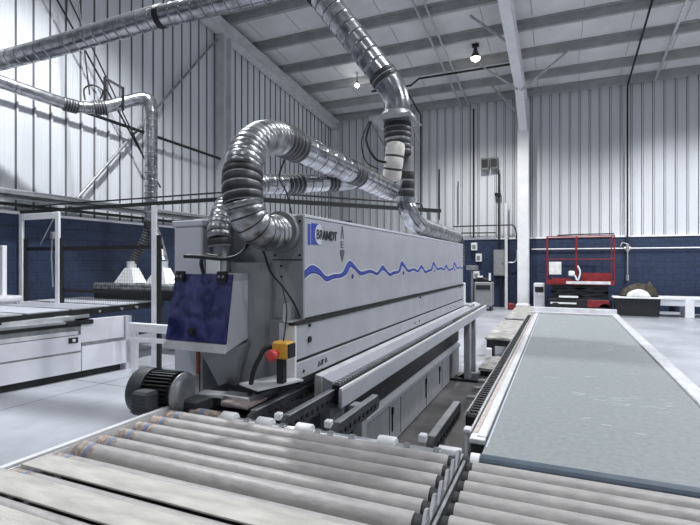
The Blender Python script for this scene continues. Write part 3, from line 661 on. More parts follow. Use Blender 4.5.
mb = MB(); ribbed(mb, [(-1.40, 5.02, 2.0), (-1.40, 6.0, 1.985), (-1.41, 7.1, 1.975)], .095, .06, .05, 24); mb.build('ribbed_pipe', [M['flexd'], M['groove']], t)
mb = MB(); ribbed(mb, [(-1.41, 7.05, 1.975), (-1.41, 7.25, 1.93), (-1.41, 7.35, 1.80), (-1.41, 7.36, 1.55)], .085, .05, .05, 20); mb.build('end_hose', [M['flexk'], M['midgrey']], t)
t = thing('long_overhead_duct', 'long silver duct crossing high in front of the left wall', 'duct', (-5.3, 4.3, 4.2))
A = [(-2.66, 4.51, 4.6), (-3.329, 4.492, 4.603), (-4.40, 4.42, 4.585), (-5.356, 4.315, 4.504), (-6.012, 4.246, 4.442), (-7.054, 4.118, 4.357), (-8.3, 3.95, 4.27)]
mb = MB(); spiral(mb, A[0], A[2], .125, .15, 28); mb.build('straight_pipe', [M['duct'], M['groove']], t)
mb = MB(); ribbed(mb, [A[2], tuple(Vector(A[2]).lerp(Vector(A[3]), .08))], .132, .03, .03, 24); mb.build('dark_band', M['black'], t)
mb = MB(); spiral(mb, A[2], A[4], .118, .16, 28); mb.build('straight_pipe', [M['duct'], M['groove']], t)
mb = MB(); spiral(mb, A[4], A[6], .118, .16, 28); mb.build('straight_pipe', [M['duct'], M['groove']], t)
mb = MB(); mb.tube([(x_, y_, z_ + .128) for x_, y_, z_ in smooth_path([(v[0], v[1] - .02, v[2]) for v in A[2:]], 4)], .022, 8); mb.build('conduit_on_top', M['galv'], t)
mb = MB(); mb.tube([(-5.9, 4.25, 4.55), (-5.9, 4.3, 6.5), (-5.9, 4.3, 8.6)], .008, 6); mb.build('hanger_wire', M['blackm'], t)
mb = MB(); mb.tube([(-3.9, 4.45, 4.7), (-3.9, 4.45, 8.7)], .008, 6); mb.build('hanger_wire', M['blackm'], t)
cable('hanging_cable', [(-1.71, 4.42, 2.99), (-1.75, 4.40, 2.80), (-1.66, 4.42, 2.62), (-1.56, 4.45, 2.58)], .012, M['black'], 'thick black cable hanging from damper plate to the white wrap')
cable('hanging_cable', [(-1.73, 4.42, 2.99), (-1.80, 4.40, 2.80), (-1.76, 4.42, 2.60), (-1.64, 4.45, 2.52)], .006, M['black'], 'thin black cable hanging left of its thicker twin under damper')
cable('hanging_cable', [(-1.60, 2.62, 2.25), (-1.70, 2.72, 2.16), (-1.75, 2.9, 2.08), (-1.76, 3.0, 1.90)], .006, M['black'], 'thin cable hanging between the big duct and the narrow one')
# left duct that drops to the saw hoods
t = thing('saw_drop_duct', 'silver duct along left wall bending down to the saw hoods', 'duct', (-6.9, 6.64, 1.9))
mb = MB(); spiral(mb, (-8.05, 4.1, 4.45), (-7.64, 5.50, 4.27), .10, .5, 20); mb.build('long_pipe', [M['duct'], M['groove']], t)
mb = MB(); ribbed(mb, [(-7.65, 5.46, 4.272), (-7.58, 5.66, 4.262)], .115, .04, .04, 20); mb.build('black_sleeve', [M['flexk'], M['midgrey']], t)
mb = MB(); spiral(mb, (-7.59, 5.64, 4.262), (-7.38, 5.94, 4.30), .10, .1, 20); mb.build('short_pipe', [M['duct'], M['groove']], t)
mb = MB(); ribbed(mb, [(-7.44, 5.86, 4.285), (-7.33, 6.02, 4.33)], .125, .04, .04, 20); mb.build('black_sleeve', [M['flexk'], M['midgrey']], t)
mb = MB(); spiral(mb, (-7.36, 5.98, 4.32), (-7.08, 6.52, 4.61), .11, .4, 20); mb.build('rising_pipe', [M['duct'], M['groove']], t)
mb = MB(); mb.tube(smooth_path([(-7.09, 6.50, 4.60), (-7.02, 6.59, 4.62), (-6.94, 6.63, 4.57), (-6.91, 6.637, 4.40), (-6.909, 6.637, 4.32)], 6), .118, 22); mb.build('elbow', M['duct'], t)
mb = MB(); spiral(mb, (-6.909, 6.637, 4.34), (-6.909, 6.637, 2.27), .113, .12, 22); mb.build('drop_pipe', [M['duct'], M['groove']], t)
mb = MB(); ribbed(mb, [(-6.93, 6.63, 2.30), (-7.03, 6.58, 1.98), (-7.22, 6.5, 1.60)], .08, .05, .06, 16); mb.build('flexible_branch', [M['flexk'], M['midgrey']], t)
mb = MB(); ribbed(mb, [(-6.89, 6.63, 2.30), (-6.72, 6.62, 2.02), (-6.46, 6.5, 1.60)], .08, .05, .06, 16); mb.build('flexible_branch', [M['flexd'], M['groove']], t)
mb = MB(); ribbed(mb, [(-6.909, 6.637, 2.36), (-6.909, 6.637, 2.22)], .125, .05, .03, 20); mb.build('dark_band', M['black'], t)
t = thing('blast_gate', 'black square blast gate on the left wall duct with lever', 'valve', (-7.25, 6.1, 4.3))
mb = MB()
for (p, q) in (((-7.30, 5.98, 4.25), (-7.30, 5.98, 4.85)), ((-7.30, 5.98, 4.83), (-7.12, 6.20, 4.70)), ((-7.12, 6.20, 4.72), (-7.12, 6.2, 4.30))): mb.bar(p, q, .035)
mb.build('frame', M['black'], t)
mb = MB(); mb.tube(smooth_path([(-7.5, 5.75, 4.40), (-7.52, 5.75, 4.6), (-7.42, 5.85, 4.68), (-7.32, 5.95, 4.6), (-7.36, 5.93, 4.45)], 4), .014, 8); mb.build('lever', M['blackm'], t)
rod('suspension_cable', (-7.45, 5.8, 4.5), (-7.9, 5.6, 8.6), .012, 'dark cable holding the blast gate up to the roof', 'cable')

# ================================================================= GUARD RAILS AND FENCE
YR = 5.3
t = thing('safety_fence', 'white posted safety fence with black rails across the left machine', 'fence', (-7, YR, 0))
mb = MB(); mb.box(XL + .1, -3.9, YR - .02, YR + .03, 2.44, 2.49); mb.box(XL + .1, -3.9, YR - .01, YR + .01, 2.545, 2.565); mb.build('overhead_rail', M['black'], t)
for xx, w, z0_ in ((-8.42, .09, 0), (-7.50, .085, 0), (-5.41, .085, 0)):
    mb = MB(); mb.box(xx - w / 2, xx + w / 2, YR - .06, YR - .02, z0_, 2.43, .004); mb.build('post', M['white'], t)
    mb = MB(); mb.box(xx + w / 2, xx + w / 2 + .06, YR - .04, YR, z0_, 2.0); mb.build('panel_frame', M['black'], t)
mb = MB(); mb.box(-8.37, -7.55, YR - .06, YR - .02, 2.32, 2.42, .004); mb.build('lintel', M['white'], t)
mb = MB(); mb.box(-8.5, -5.3, YR - .02, YR + .02, 1.80, 1.86); mb.box(-7.45, -5.4, YR - .02, YR + .02, 1.12, 1.17); mb.build('panel_rail', M['black'], t)
mb = MB(); mb.bar((-7.95, YR - .03, 1.9), (-7.62, YR - .03, 2.32), .012); mb.build('stay', M['galv'], t)
mb = MB(); mb.box(-7.60, -7.53, YR - .10, YR - .06, 1.98, 2.10, .005); mb.tube([(-7.58, YR - .08, 2.0), (-7.60, YR - .08, 1.7), (-7.56, YR - .08, 1.2)], .012, 6); mb.build('door_switch', M['elbox'], t)
mb = MB(); xx = -8.3
while xx < -5.45: mb.box(xx, xx + .0018, YR - .001, YR + .001, .95, 1.82); xx += .05
zz = .98
while zz < 1.82: mb.box(-8.3, -5.42, YR - .002, YR, zz, zz + .0018); zz += .05
mb.build('wire_mesh', M['black'], t)
mb = MB(); mb.box(-8.78 + .35, -8.33, 4.9, 4.97, .9, 1.88, .004); tag(mb.build('fence_stub_post', M['white']), 'short pale post at the far left edge behind the table', 'post')
t = thing('overhead_guard_rail', 'black double rail crossing behind the ducts above the machine', 'rail', (-2.9, 6.7, 0))
p, q = Vector((-3.95, YR, 2.46)), Vector((-1.85, 8.03, 2.47))
mb = MB(); mb.bar(p, q, .05, .06); mb.build('lower_rail', M['black'], t)
mb = MB(); mb.tube([p + Vector((0, 0, .10)), q.lerp(p, .12) + Vector((0, 0, .10)), q.lerp(p, .10) + Vector((0, 0, .0))], .014, 8); mb.build('upper_rail', M['blackm'], t)
for f, nm in ((.0, 0), (.93, 0)):
    a = p.lerp(q, f); mb = MB(); mb.box(a.x - .03, a.x + .03, a.y - .03, a.y + .03, 0, 2.44); mb.build('post', M['midgrey'], t)
cable('support_cable', [(-7.6, 7.4, 2.46), (-5.2, 6.7, 2.32), (-3.6, 6.2, 2.24), (-2.6, 6.0, 2.16)], .012, M['black'], 'thin black cable sagging below the overhead rail behind the cabinet')
# low white frame right of the saw
t = thing('low_white_stand', 'low white rail stand on legs between saw and machine', 'frame', (-5.2, 5.1, 0))
mb = MB(); mb.box(-5.70, -4.55, 5.06, 5.14, .61, .73, .005); mb.build('upper_rail', M['white'], t)
mb = MB(); mb.box(-5.70, -4.55, 5.06, 5.12, .47, .53, .005); mb.build('lower_rail', M['white'], t)
for xx in (-5.66, -4.62):
    mb = MB(); mb.box(xx, xx + .09, 5.072, 5.128, 0, .608, .004); mb.build('leg', M['white'], t)
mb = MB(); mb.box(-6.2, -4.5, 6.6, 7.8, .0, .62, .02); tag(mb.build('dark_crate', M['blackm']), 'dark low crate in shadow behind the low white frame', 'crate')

# ================================================================= LEFT SAW
t = thing('panel_saw', 'white panel saw with grey table against the blue left wall', 'machine', (-7.2, 4.4, 0))
def rp(pts):  # slightly skewed front
    return pts
mb = MB(); L = lambda y_: -6.22 + .165 * (y_ - 3.63)
def skew_box(mb, y0, y1, z0, z1, d0, d1):
    v = [(L(y) + d, y, z) for z in (z0, z1) for y in (y0, y1) for d in (d0, d1)]
    mb.add(v, [(0, 2, 3, 1), (4, 5, 7, 6), (0, 1, 5, 4), (2, 6, 7, 3), (0, 4, 6, 2), (1, 3, 7, 5)])
skew_box(mb, 1.9, 4.585, .10, .36, -.10, 0); skew_box(mb, 1.9, 4.585, .385, .60, -.10, -.0); mb.build('front_panel', M['cbody'], t)
mb = MB(); skew_box(mb, 1.9, 4.58, .345, .395, -.08, -.004); mb.build('panel_groove', M['elbox'], t)
mb = MB(); skew_box(mb, 4.60, 5.30, .10, .44, -.10, 0); skew_box(mb, 4.60, 5.22, .49, .80, -.10, -.02); mb.build('end_panel', M['cbody'], t)
mb = MB(); skew_box(mb, 4.60, 5.32, .44, .49, -.08, -.005); mb.build('panel_groove', M['midgrey'], t)
mb = MB(); skew_box(mb, 5.24, 5.33, .0, .80, -.10, .0); mb.build('corner_leg', M['paint_lt'], t)
mb = MB(); skew_box(mb, 4.42, 4.54, .50, .575, -.0, .012); sw = mb.build('switch_plate', M['black'], t)
mb = MB(); mb.tube([(L(4.48) + .012, 4.48, .54), (L(4.48) + .03, 4.48, .54)], .022, 14); mb.build('switch_knob', M['whiteplate'], sw)
mb = MB(); skew_box(mb, 1.9, 5.2, .0, .098, -.3, -.06); mb.build('plinth', M['black'], t)
mb = MB(); skew_box(mb, 1.9, 4.55, .61, .66, -.15, .0); mb.build('white_ledge', M['whiteplate'], t)
mb = MB(); skew_box(mb, 1.9, 4.60, .66, .72, -.16, -.03); mb.build('lower_slideway', M['midgrey'], t)
mb = MB(); skew_box(mb, 1.9, 4.60, .725, .765, -.20, -.02); mb.build('slide_rail', M['black'], t)
mb = MB(); skew_box(mb, 1.9, 4.60, .768, .80, -.22, -.01); mb.build('slide_bar', M['alu'], t)
mb = MB(); skew_box(mb, 1.9, 4.55, .80, .86, -.25, -.08); mb.build('upper_rail', M['whiteplate'], t)
mb = MB(); skew_box(mb, 4.40, 4.75, .74, .80, -.1, .01); mb.build('stop_block', M['black'], t)
mb = MB(); mb.box(-8.4, -6.34, 1.9, 4.6, .20, .80); mb.box(-8.4, -6.3, 4.6, 5.1, .1, .75); mb.box(-8.2, -6.6, 2, 5.0, 0, .2); mb.build('inner_base', M['blackm'], t)
mb = MB(); mb.prism([(-8.45, 1.9), (-6.27, 1.9), (-6.30, 4.6), (-6.42, 6.45), (-8.45, 6.45)], 'z', .83, .925); mb.build('table_edge', M['black'], t)
# table slabs in strips running from front edge to the wall
ys = [1.9, 3.3, 3.95, 4.02, 4.6, 4.66, 5.2, 5.85, 6.42]
mats = ['whiteplate', 'whiteplate', 'black', 'paint_lt', 'black', 'paint', 'paint_lt', 'midgrey']
for a, b, mm in zip(ys[:-1], ys[1:], mats):
    mb = MB(); mb.box(-8.44, -6.31 - max(0, a - 3.6) * .035, a, b, .925, .940 if mm != 'black' else .928); mb.build('table_strip', M[mm], t)
mb = MB(); mb.box(-6.34, -6.30, 4.3, 4.9, .80, .85)
for yy in (4.0, 4.2, 4.35, 4.9, 5.1, 5.5, 5.8): mb.tube([(-6.44, yy, .87), (-6.33, yy, .87)], .02, 10)
mb.build('edge_fitting', M['galv'], t)
mb = MB(); mb.prism([(YR + .9, .95), (YR + 1.35, .95), (YR + 1.35, 1.17), (YR + 1.05, 1.24), (YR + .9, 1.18)], 'x', -7.85, -5.9); mb.build('pressure_beam', M['blackm'], t)
mb = MB(); ribbed(mb, [(-7.85, YR + .93, 1.17), (-7.0, YR + .93, 1.17), (-5.9, YR + .93, 1.17)], .062, .05, .08, 14); mb.build('bellows', [M['flexd'], M['groove']], t)
for (xx) in (-7.22, -6.46):
    mb = MB(); w0, w1 = .25, .09
    v = [(xx - w0, 6.3, 1.22), (xx + w0, 6.3, 1.22), (xx + w0, 6.6, 1.22), (xx - w0, 6.6, 1.22), (xx - w1, 6.40, 1.50), (xx + w1, 6.40, 1.50), (xx + w1, 6.56, 1.50), (xx - w1, 6.56, 1.50)]
    mb.add(v, [(0, 1, 5, 4), (1, 2, 6, 5), (2, 3, 7, 6), (3, 0, 4, 7), (4, 5, 6, 7), (0, 1, 2, 3)]); mb.tube([(xx, 6.48, 1.48), (xx, 6.48, 1.62)], .085, 14); mb.build('dust_hood', M['whiteplate'], t)
mb = MB(); mb.box(-8.46, -7.95, 3.2, 5.0, .97, 1.07, .03); mb.box(-8.4, -8.0, 3.3, 4.9, .94, .975); tag(mb.build('rolled_fence_bar', M['whiteplate']), 'short white bar on the saw table at the left wall', 'bar')

# ================================================================= MOTOR AND DRIVE
t = thing('drive_motor', 'dark grey finned electric motor at the roller frame corner', 'motor', (-1.90, 1.84, .80))
ax = Vector((1, .12, 0)).normalized(); c0 = Vector((-1.975, 1.83, .945))
mb = MB(); mb.tube([c0 + ax * -.005, c0, c0 + ax * .03, c0 + ax * .085], [.07, .112, .118, .118], 32); mb.build('fan_cowl', M['darkgrey'], t)
mb = MB()
for k in range(34):
    a = 2 * math.pi * k / 34; d = Vector((0, math.cos(a), math.sin(a))); mb.bar(c0 + ax * .085 + d * .098, c0 + ax * .235 + d * .098, .006, .022, up=d)
mb.tube([c0 + ax * .08, c0 + ax * .24], .092, 28); mb.build('finned_body', M['blackm'], t)
mb = MB(); q = c0 + ax * .15; mb.box(q.x - .055, q.x + .055, q.y - .17, q.y - .09, .87, .985, .012)
for k in range(5): mb.box(q.x - .05, q.x + .05, q.y - .174, q.y - .168, .885 + k * .018, .892 + k * .018)
mb.build('terminal_box', M['darkgrey'], t)
mb = MB(); mb.tube([c0 + ax * .235, c0 + ax * .25, c0 + ax * .26, c0 + ax * .275], [.09, .105, .105, .07], 28); mb.build('end_flange', M['midgrey'], t)
t = thing('gearbox', 'grey gearbox with flange plate right of dark motor', 'gearbox', (-1.70, 1.9, .80))
mb = MB(); mb.box(-1.74, -1.715, 1.82, 1.97, .82, 1.02, .004); mb.build('flange_plate', M['alu'], t)
mb = MB(); mb.box(-1.715, -1.62, 1.84, 1.95, .82, .925, .012); mb.build('housing', M['darkgrey'], t)
t = thing('infeed_cross_beam', 'grey steel cross beam and plates right of the gearbox', 'beam', (-1.5, 2.0, .7))
mb = MB(); mb.box(-1.60, -1.42, 1.99, 2.07, .86, .925, .006); mb.build('block', M['alu'], t)
mb = MB(); mb.prism([(-1.74, 1.96), (-1.58, 1.99), (-1.56, 2.07), (-1.74, 2.05)], 'z', .905, .918); mb.build('top_plate', M['whiteplate'], t)
mb = MB(); mb.box(-1.72, -1.20, 1.99, 2.34, .70, .84); mb.build('beam', M['blackm'], t)
mb = MB(); mb.box(-1.74, -1.47, 2.09, 2.32, .90, .915, .003); mb.build('dark_plate', M['blackm'], t)
mb = MB(); mb.box(-1.70, -1.66, 2.0, 2.3, .84, .90, .004); mb.box(-1.48, -1.44, 2.1, 2.3, .84, .90, .004); mb.build('web_plate', M['midgrey'], t)
mb = MB(); mb.prism([(-1.56, 1.95), (-1.385, 1.93), (-1.385, 2.10), (-1.53, 2.14)], 'z', .892, .903); tag(mb.build('offcut_board', M['pink']), 'pinkish offcut board between the first two conveyor arms', 'board')

# ================================================================= ROLLER CONVEYOR (LEFT)
XA, XB = -1.72, -.345
t = thing('roller_conveyor', 'roller conveyor of wide grey rollers across the front, left of centre rail', 'conveyor', (-1.0, 1.3, 0)); conv = t
mb = MB(); mb.box(XA - .045, XA - .005, .45, 1.80, .78, .895, .003); mb.box(XA - .03, XA - .005, .45, 1.80, .895, .905); mb.build('side_rail', M['whiteplate'], t)
mb = MB(); mb.box(-.343, -.333, .62, 1.84, .76, .875); mb.box(-.325, -.315, .62, 1.80, .76, .875); mb.build('centre_rail', M['midgrey'], t)
roll_y = [1.738, 1.650, 1.561, 1.470, 1.379, 1.285, 1.185, 1.035, .885, .795]
for k, yy in enumerate(roll_y):
    mb = MB(); mb.prism([(yy - .045, .83), (yy + .03, .83), (yy + .036, .912), (yy + .012, .918), (yy - .045, .868)], 'x', -.344, -.334)
    mb.build('bearing_plate', M['alu'], t)
mb = MB(); mb.box(XA + .0, -.35, .56, 1.80, .785, .79); mb.build('bounce_blocker', M['black'], t)  # added dark sheet, keeps floor bounce light out of the roller gaps
mb = MB(); mb.box(XA - .04, -.32, 1.86, 1.90, .70, .80); mb.box(XA - .04, -.32, .5, .55, .60, .70); mb.build('cross_member', M['midgrey'], t)
for xx in (XA - .04, -.36):
    for yy in (.55, 1.72): mb = MB(); mb.box(xx, xx + .04, yy, yy + .04, 0, .78); mb.build('leg', M['midgrey'], t)
for k, yy in enumerate(roll_y):
    z = (.864 if k < 6 else .8615); r = (.0365, .0385)[k > 5] if k != 5 else .044
    mb = MB(); mb.tube([(XA + .125, yy, z), (XB - .025, yy, z)], r, 26); t = mb.build('roller', M['roller'], conv)
    mb = MB(); mb.tube([(XA + .02, yy, z), (XA + .125, yy, z)], r * .985, 26); mb.build('worn_end', M['rollerend'], t)
    mb = MB(); mb.tube([(XA + .080, yy, z), (XA + .100, yy, z)], r * 1.012, 26); mb.build('blue_band', M['bluetape'], t)
    mb = MB(); mb.tube([(XA - .02, yy, z), (XA + .02, yy, z)], .012, 12); mb.build('axle', M['alu'], t)
    mb = MB(); mb.tube([(XB - .025, yy, z), (XB + .0, yy, z)], r * .9, 20); mb.build('end_cap', M['black'], t)
for (a, b, w) in ((1.060, 1.158, 'nearer the machine'), (.908, 1.014, 'second from the machine'), (.70, .858, 'closest to the camera')):
    mb = MB(); mb.box(XA - .03 if a < 1.0 else XA + .02, -.37, a, b, .9008, .9068, .001); tag(mb.build('board_strip', M['board']), 'pale flat board strip lying along the rollers, ' + w, 'board', 'pale board strips')
# thin first shaft with white sleeves
t = thing('drive_shaft', 'thin steel shaft with white plastic sleeves beyond the rollers', 'shaft', (-1.0, 1.86, .85))
mb = MB(); mb.tube([(XA + .0, 1.855, .855), (-.36, 1.855, .855)], .016, 14); mb.build('shaft', M['alu'], t)
for xx in (-1.435, -1.235, -1.03, -.645): mb = MB(); mb.tube([(xx - .038, 1.855, .858), (xx - .034, 1.855, .858), (xx + .034, 1.855, .858), (xx + .038, 1.855, .858)], [.03, .034, .034, .03], 22); mb.build('white_sleeve', M['white'], t)
for xx in (-1.60, -1.56, -1.33, -1.14, -.96, -.90, -.80, -.56, -.44): mb = MB(); mb.tube([(xx - .012, 1.855, .855), (xx + .012, 1.855, .855)], .022, 14); mb.build('collar', M['midgrey'], t)
mb = MB(); mb.tube([(-1.66, 1.855, .86), (-1.50, 1.855, .86)], .026, 18); mb.build('taped_end', M['rollerend'], t)
mb = MB(); mb.tube([(-1.60, 1.855, .86), (-1.57, 1.855, .86)], .0275, 18); mb.build('blue_band', M['bluetape'], t)
mb = MB(); mb.box(-.45, -.355, 1.885, 1.93, .80, .862, .004); tag(mb.build('corner_bracket_plate', M['whiteplate']), 'white bracket plate at right end of shaft by the short arm', 'bracket')
# belt arms reaching into the machine
arm_lab = ['leftmost of the black chain arms, beside the pinkish board', 'second black chain arm from the left, between two white sleeves', 'black chain arm in front of the grey guide rail end', 'short black chain arm standing alone above dark floor']
for k, (xx, y1) in enumerate(((-1.36, 2.66), (-1.175, 2.48), (-.915, 2.47), (-.485, 2.52))):
    y0 = 1.90; t = thing('chain_arm', arm_lab[k], 'conveyor arm', (xx, 2.1, .78), 'chain arms')
    mb = MB(); n = 10
    prof = [(y0 + .04 - .04 * math.sin(math.pi * i / n), .84 + .04 * math.cos(math.pi * i / n) * 1.0) for i in range(n + 1)] + [(y1 - .035 + .035 * math.sin(math.pi * i / n), .842 - .035 * math.cos(math.pi * i / n)) for i in range(n + 1)]
    mb.prism(prof, 'x', xx - .012, xx + .012); mb.build('arm_bar', M['darkgrey'], t)
    mb = MB(); mb.box(xx - .016, xx + .016, y0 + .04, y1 - .04, .878, .888, .002); mb.build('top_rail', M['midgrey'], t)
    mb = MB(); yy = y0 + .06
    while yy < y1 - .05: mb.tube([(xx - .018, yy, .835), (xx + .018, yy, .835)], .013, 10); yy += .055
    tag(mb.build('chain_links', M['blackm'], t), kind='stuff')
    if k != 0: mb = MB(); mb.box(xx - .046, xx - .014, y0 + .005, y0 + .04, .865, .898, .004); mb.build('white_guide_block', M['white'], t)
    mb = MB(); mb.box(xx - .01, xx + .01, y0 + .2, y0 + .25, .60, .82); mb.build('bracket', M['darkgrey'], t)
mb = MB(); mb.box(-1.30, -.50, 2.28, 2.33, .56, .61); mb.box(-1.38, -1.30, 2.1, 2.5, .56, .66); mb.build('arm_support_bar', M['blackm'], bpy.data.objects['infeed_cross_beam'])
mb = MB(); mb.box(-1.26, -1.17, 2.42, 2.60, .5, .78, .01); mb.box(-1.10, -1.02, 2.50, 2.58, .45, .79, .004); tag(mb.build('guide_column', M['paint_lo']), 'grey bracket under the near end of the guide rail', 'bracket')
mb = MB(); mb.box(-.98, -.78, 2.62, 2.80, 0, .22, .03); tag(mb.build('dark_floor_box', M['darkgrey']), 'small dark box on the floor beside the short black arm', 'box')
cable('floor_cable', [(-.92, 2.4, .02), (-.7, 2.6, .015), (-.5, 2.5, .015), (-.45, 2.9, .015)], .006, M['black'], 'thin black cable lying on the floor under the short arm')

# ================================================================= RIGHT ROLLERS
XC, XD = -.300, .95
t = thing('side_roller_conveyor', 'roller conveyor right of the centre rail, in front of the belt', 'conveyor', (.3, 1.3, 0)); conv2 = t
mb = MB(); mb.box(XD + .005, XD + .04, .6, 1.74, .78, .89); mb.build('side_rail', M['whiteplate'], t)
mb = MB(); mb.box(XC + .01, XD, .68, 1.70, .785, .79); mb.build('bounce_blocker', M['black'], t)  # same added light-blocking sheet below the side rollers
mb = MB(); mb.box(XC + .01, XD, .62, .66, .72, .80); mb.build('cross_member', M['midgrey'], t)
for xx in (-.29, XD): mb = MB(); mb.box(xx, xx + .035, 1.66, 1.70, 0, .78); mb.build('leg', M['midgrey'], t); mb = MB(); mb.box(xx, xx + .035, .62, .66, 0, .78); mb.build('leg', M['midgrey'], t)
ry = [1.718, 1.640, 1.561, 1.483, 1.405, 1.327, 1.249, 1.171, 1.093]
for k, yy in enumerate(ry):
    z = .861
    mb = MB(); mb.tube([(XC + .02, yy, z), (XD, yy, z)], .0365, 26); t = mb.build('roller', M['roller'], conv2)
    mb = MB(); mb.tube([(XC - .0, yy, z), (XC + .02, yy, z)], .032, 20); mb.build('end_cap', M['black'], t)

# ================================================================= BELT TABLE
t = thing('belt_conveyor', 'long belt conveyor with blue grey belt and white side rail', 'conveyor', (.18, 4.4, 0))
YE = 7.02
mb = MB(); n = 10
prof = [(YE, .90), (YE + .0, .828)] + [(1.80 - .036 * math.sin(math.pi * i / n), .864 - .036 * math.cos(math.pi * i / n)) for i in range(n + 1)]
mb.prism(prof, 'x', -.262, .618); mb.build('belt', M['belt'], t)
mb = MB(); prof2 = [(1.80 - .0372 * math.sin(math.pi * i / n), .864 - .0372 * math.cos(math.pi * i / n)) for i in range(n + 1)]; mb.prism([(1.80, .83)] + prof2, 'x', -.263, .619); mb.build('blue_belt_joint', M['beltedge'], t)
mb = MB(); mb.box(-.2575, -.2535, 1.87, YE, .9, .9015); mb.build('belt_edge_line', M['decalwhite'], t)
mb = MB(); mb.box(.622, .70, 1.72, 7.25, .78, .915, .004); mb.build('right_side_rail', M['whiteplate'], t)
mb = MB(); mb.box(-.305, -.268, 1.96, 7.25, .872, .910, .003); mb.build('left_side_rail', M['whiteplate'], t)
mb = MB(); mb.box(-.332, -.309, 2.0, 7.25, .86, .898, .003); mb.build('tan_strip', M['pinkst'], t)
mb = MB(); mb.box(-.346, -.336, 2.02, 7.25, .83, .903, .002); mb.build('outer_strip', M['alu'], t)
mb = MB(); mb.box(-.41, -.354, 2.34, 7.2, .74, .80); yy = 2.34
while yy < 7.1: mb.box(-.402, -.360, yy, yy + .022, .80, .875); yy += .045
tag(mb.build('brush_strip', M['blackm'], t), kind='stuff')
mb = MB(); mb.box(-.357, -.350, 2.34, 7.2, .80, .885); mb.box(-.411, -.406, 2.34, 7.2, .78, .884); mb.build('brush_holder', M['galv'], t)
mb = MB(); mb.box(-.41, -.355, 2.29, 2.34, .80, .885, .01); mb.build('brush_end', M['black'], t)
mb = MB(); mb.box(-.385, -.352, 2.10, 2.15, .86, .88, .004); mb.tube([(-.37, 2.12, .76), (-.37, 2.12, .87)], .010, 10); mb.build('end_bracket', M['white'], t)
mb = MB(); mb.box(-.330, -.268, 1.93, 2.0, .885, .905, .003); mb.build('corner_plate', M['whiteplate'], t)
mb = MB(); mb.tube([(-.325, 1.80, .845), (-.30, 1.80, .845)], .038, 20); mb.build('bearing', M['black'], t)
mb = MB(); mb.tube([(-.30, 1.80, .862), (-.268, 1.80, .862)], .036, 22); mb.build('roll_end', M['white'], t)
mb = MB(); mb.box(-.36, .70, YE + .02, YE + .06, .78, .925, .003); mb.box(-.36, .70, YE + .06, YE + .30, .78, .90); mb.box(-.36, .70, YE + .30, YE + .38, .80, .965, .004)
ep = mb.build('end_plate', M['whiteplate'], t)
mb = MB(); mb.box(-.2, .60, YE + .055, YE + .065, .90, .918); mb.build('slot', M['black'], ep)
mb = MB(); mb.box(-.335, -.265, 2.0, 7.2, .72, .83); mb.box(-.330, -.25, 1.96, 7.2, .83, .872); mb.build('side_beam', M['darkgrey'], t)
mb = MB(); mb.box(-.25, .61, 1.9, 7.0, .70, .80); mb.build('table_bed', M['midgrey'], t)
for xx in (-.30, .60):
    for yy in (2.2, 4.6, 6.9): mb = MB(); mb.box(xx, xx + .07, yy, yy + .07, 0, .78, .004); mb.build('leg', M['white'], t)
mb = MB()                                  # scuffs on the belt
for k in range(90):
    a = random.uniform(-.15, .5); b = random.choice([random.uniform(2.1, 6.6), random.gauss(4.6, .35), random.gauss(2.75, .07)]); a = random.uniform(.05, .5) if b < 3 else a; b = min(max(b, 2), 6.8)
    l = random.uniform(.02, .10); g = random.uniform(-.6, .6)
    mb.bar((a, b, .9008), (a + l * math.cos(g), b + l * math.sin(g), .9008), .004, .0008)
tag(mb.build('scuff_marks', M['scuff'], t), kind='stuff')

# ================================================================= PLATFORMS BETWEEN MACHINES
def platform(x0, x1, y0, y1, zt, label):
    t = thing('slatted_platform', label, 'platform', ((x0 + x1) / 2, (y0 + y1) / 2, 0), 'low platforms behind the machine')
    yy = y0; k = 0
    while yy < y1 - .05:
        mb = MB(); w = min(.23, y1 - yy - .01); mb.box(x0, x1, yy, yy + w, zt - .04, zt, .006); mb.build('deck_board', M['slab'], t); yy += .24
    mb = MB(); mb.box(x0 + .02, x1 - .02, y0 + .03, y0 + .10, zt - .14, zt - .04); mb.build('front_beam', M['black'], t)
    for xx in (x0 + .02, x1 - .14):
        for y_ in (y0 + .05, y1 - .2): mb = MB(); mb.box(xx, xx + .12, y_, y_ + .12, 0, zt - .04); mb.build('block_leg', M['blackm'], t)
platform(-1.14, -.44, 8.2, 10.9, .36, 'worn grey platform beside the guide rail end, nearer one')
platform(-1.14, -.42, 11.3, 14.6, .36, 'pale worn platform farther back toward the white column')
platform(-1.05, -.45, 6.9, 7.9, .12, 'low dark pallet on the floor beside the guide rail leg')
mb = MB(); mb.box(-1.06, -.98, 7.72, 7.80, .12, .26, .01); tag(mb.build('white_block', M['white']), 'small white block standing on the low dark pallet', 'block')
for k, (yy, w) in enumerate(((5.7, 'nearest the rail leg'), (6.15, 'middle one'), (6.55, 'next to the dark pallet'))):
    mb = MB(); mb.box(-1.0, -.60, yy, yy + .10, .0, .035, .004); tag(mb.build('floor_slat', M['slab']), 'worn wooden slat on the floor by the belt, ' + w, 'slat', 'floor slats')

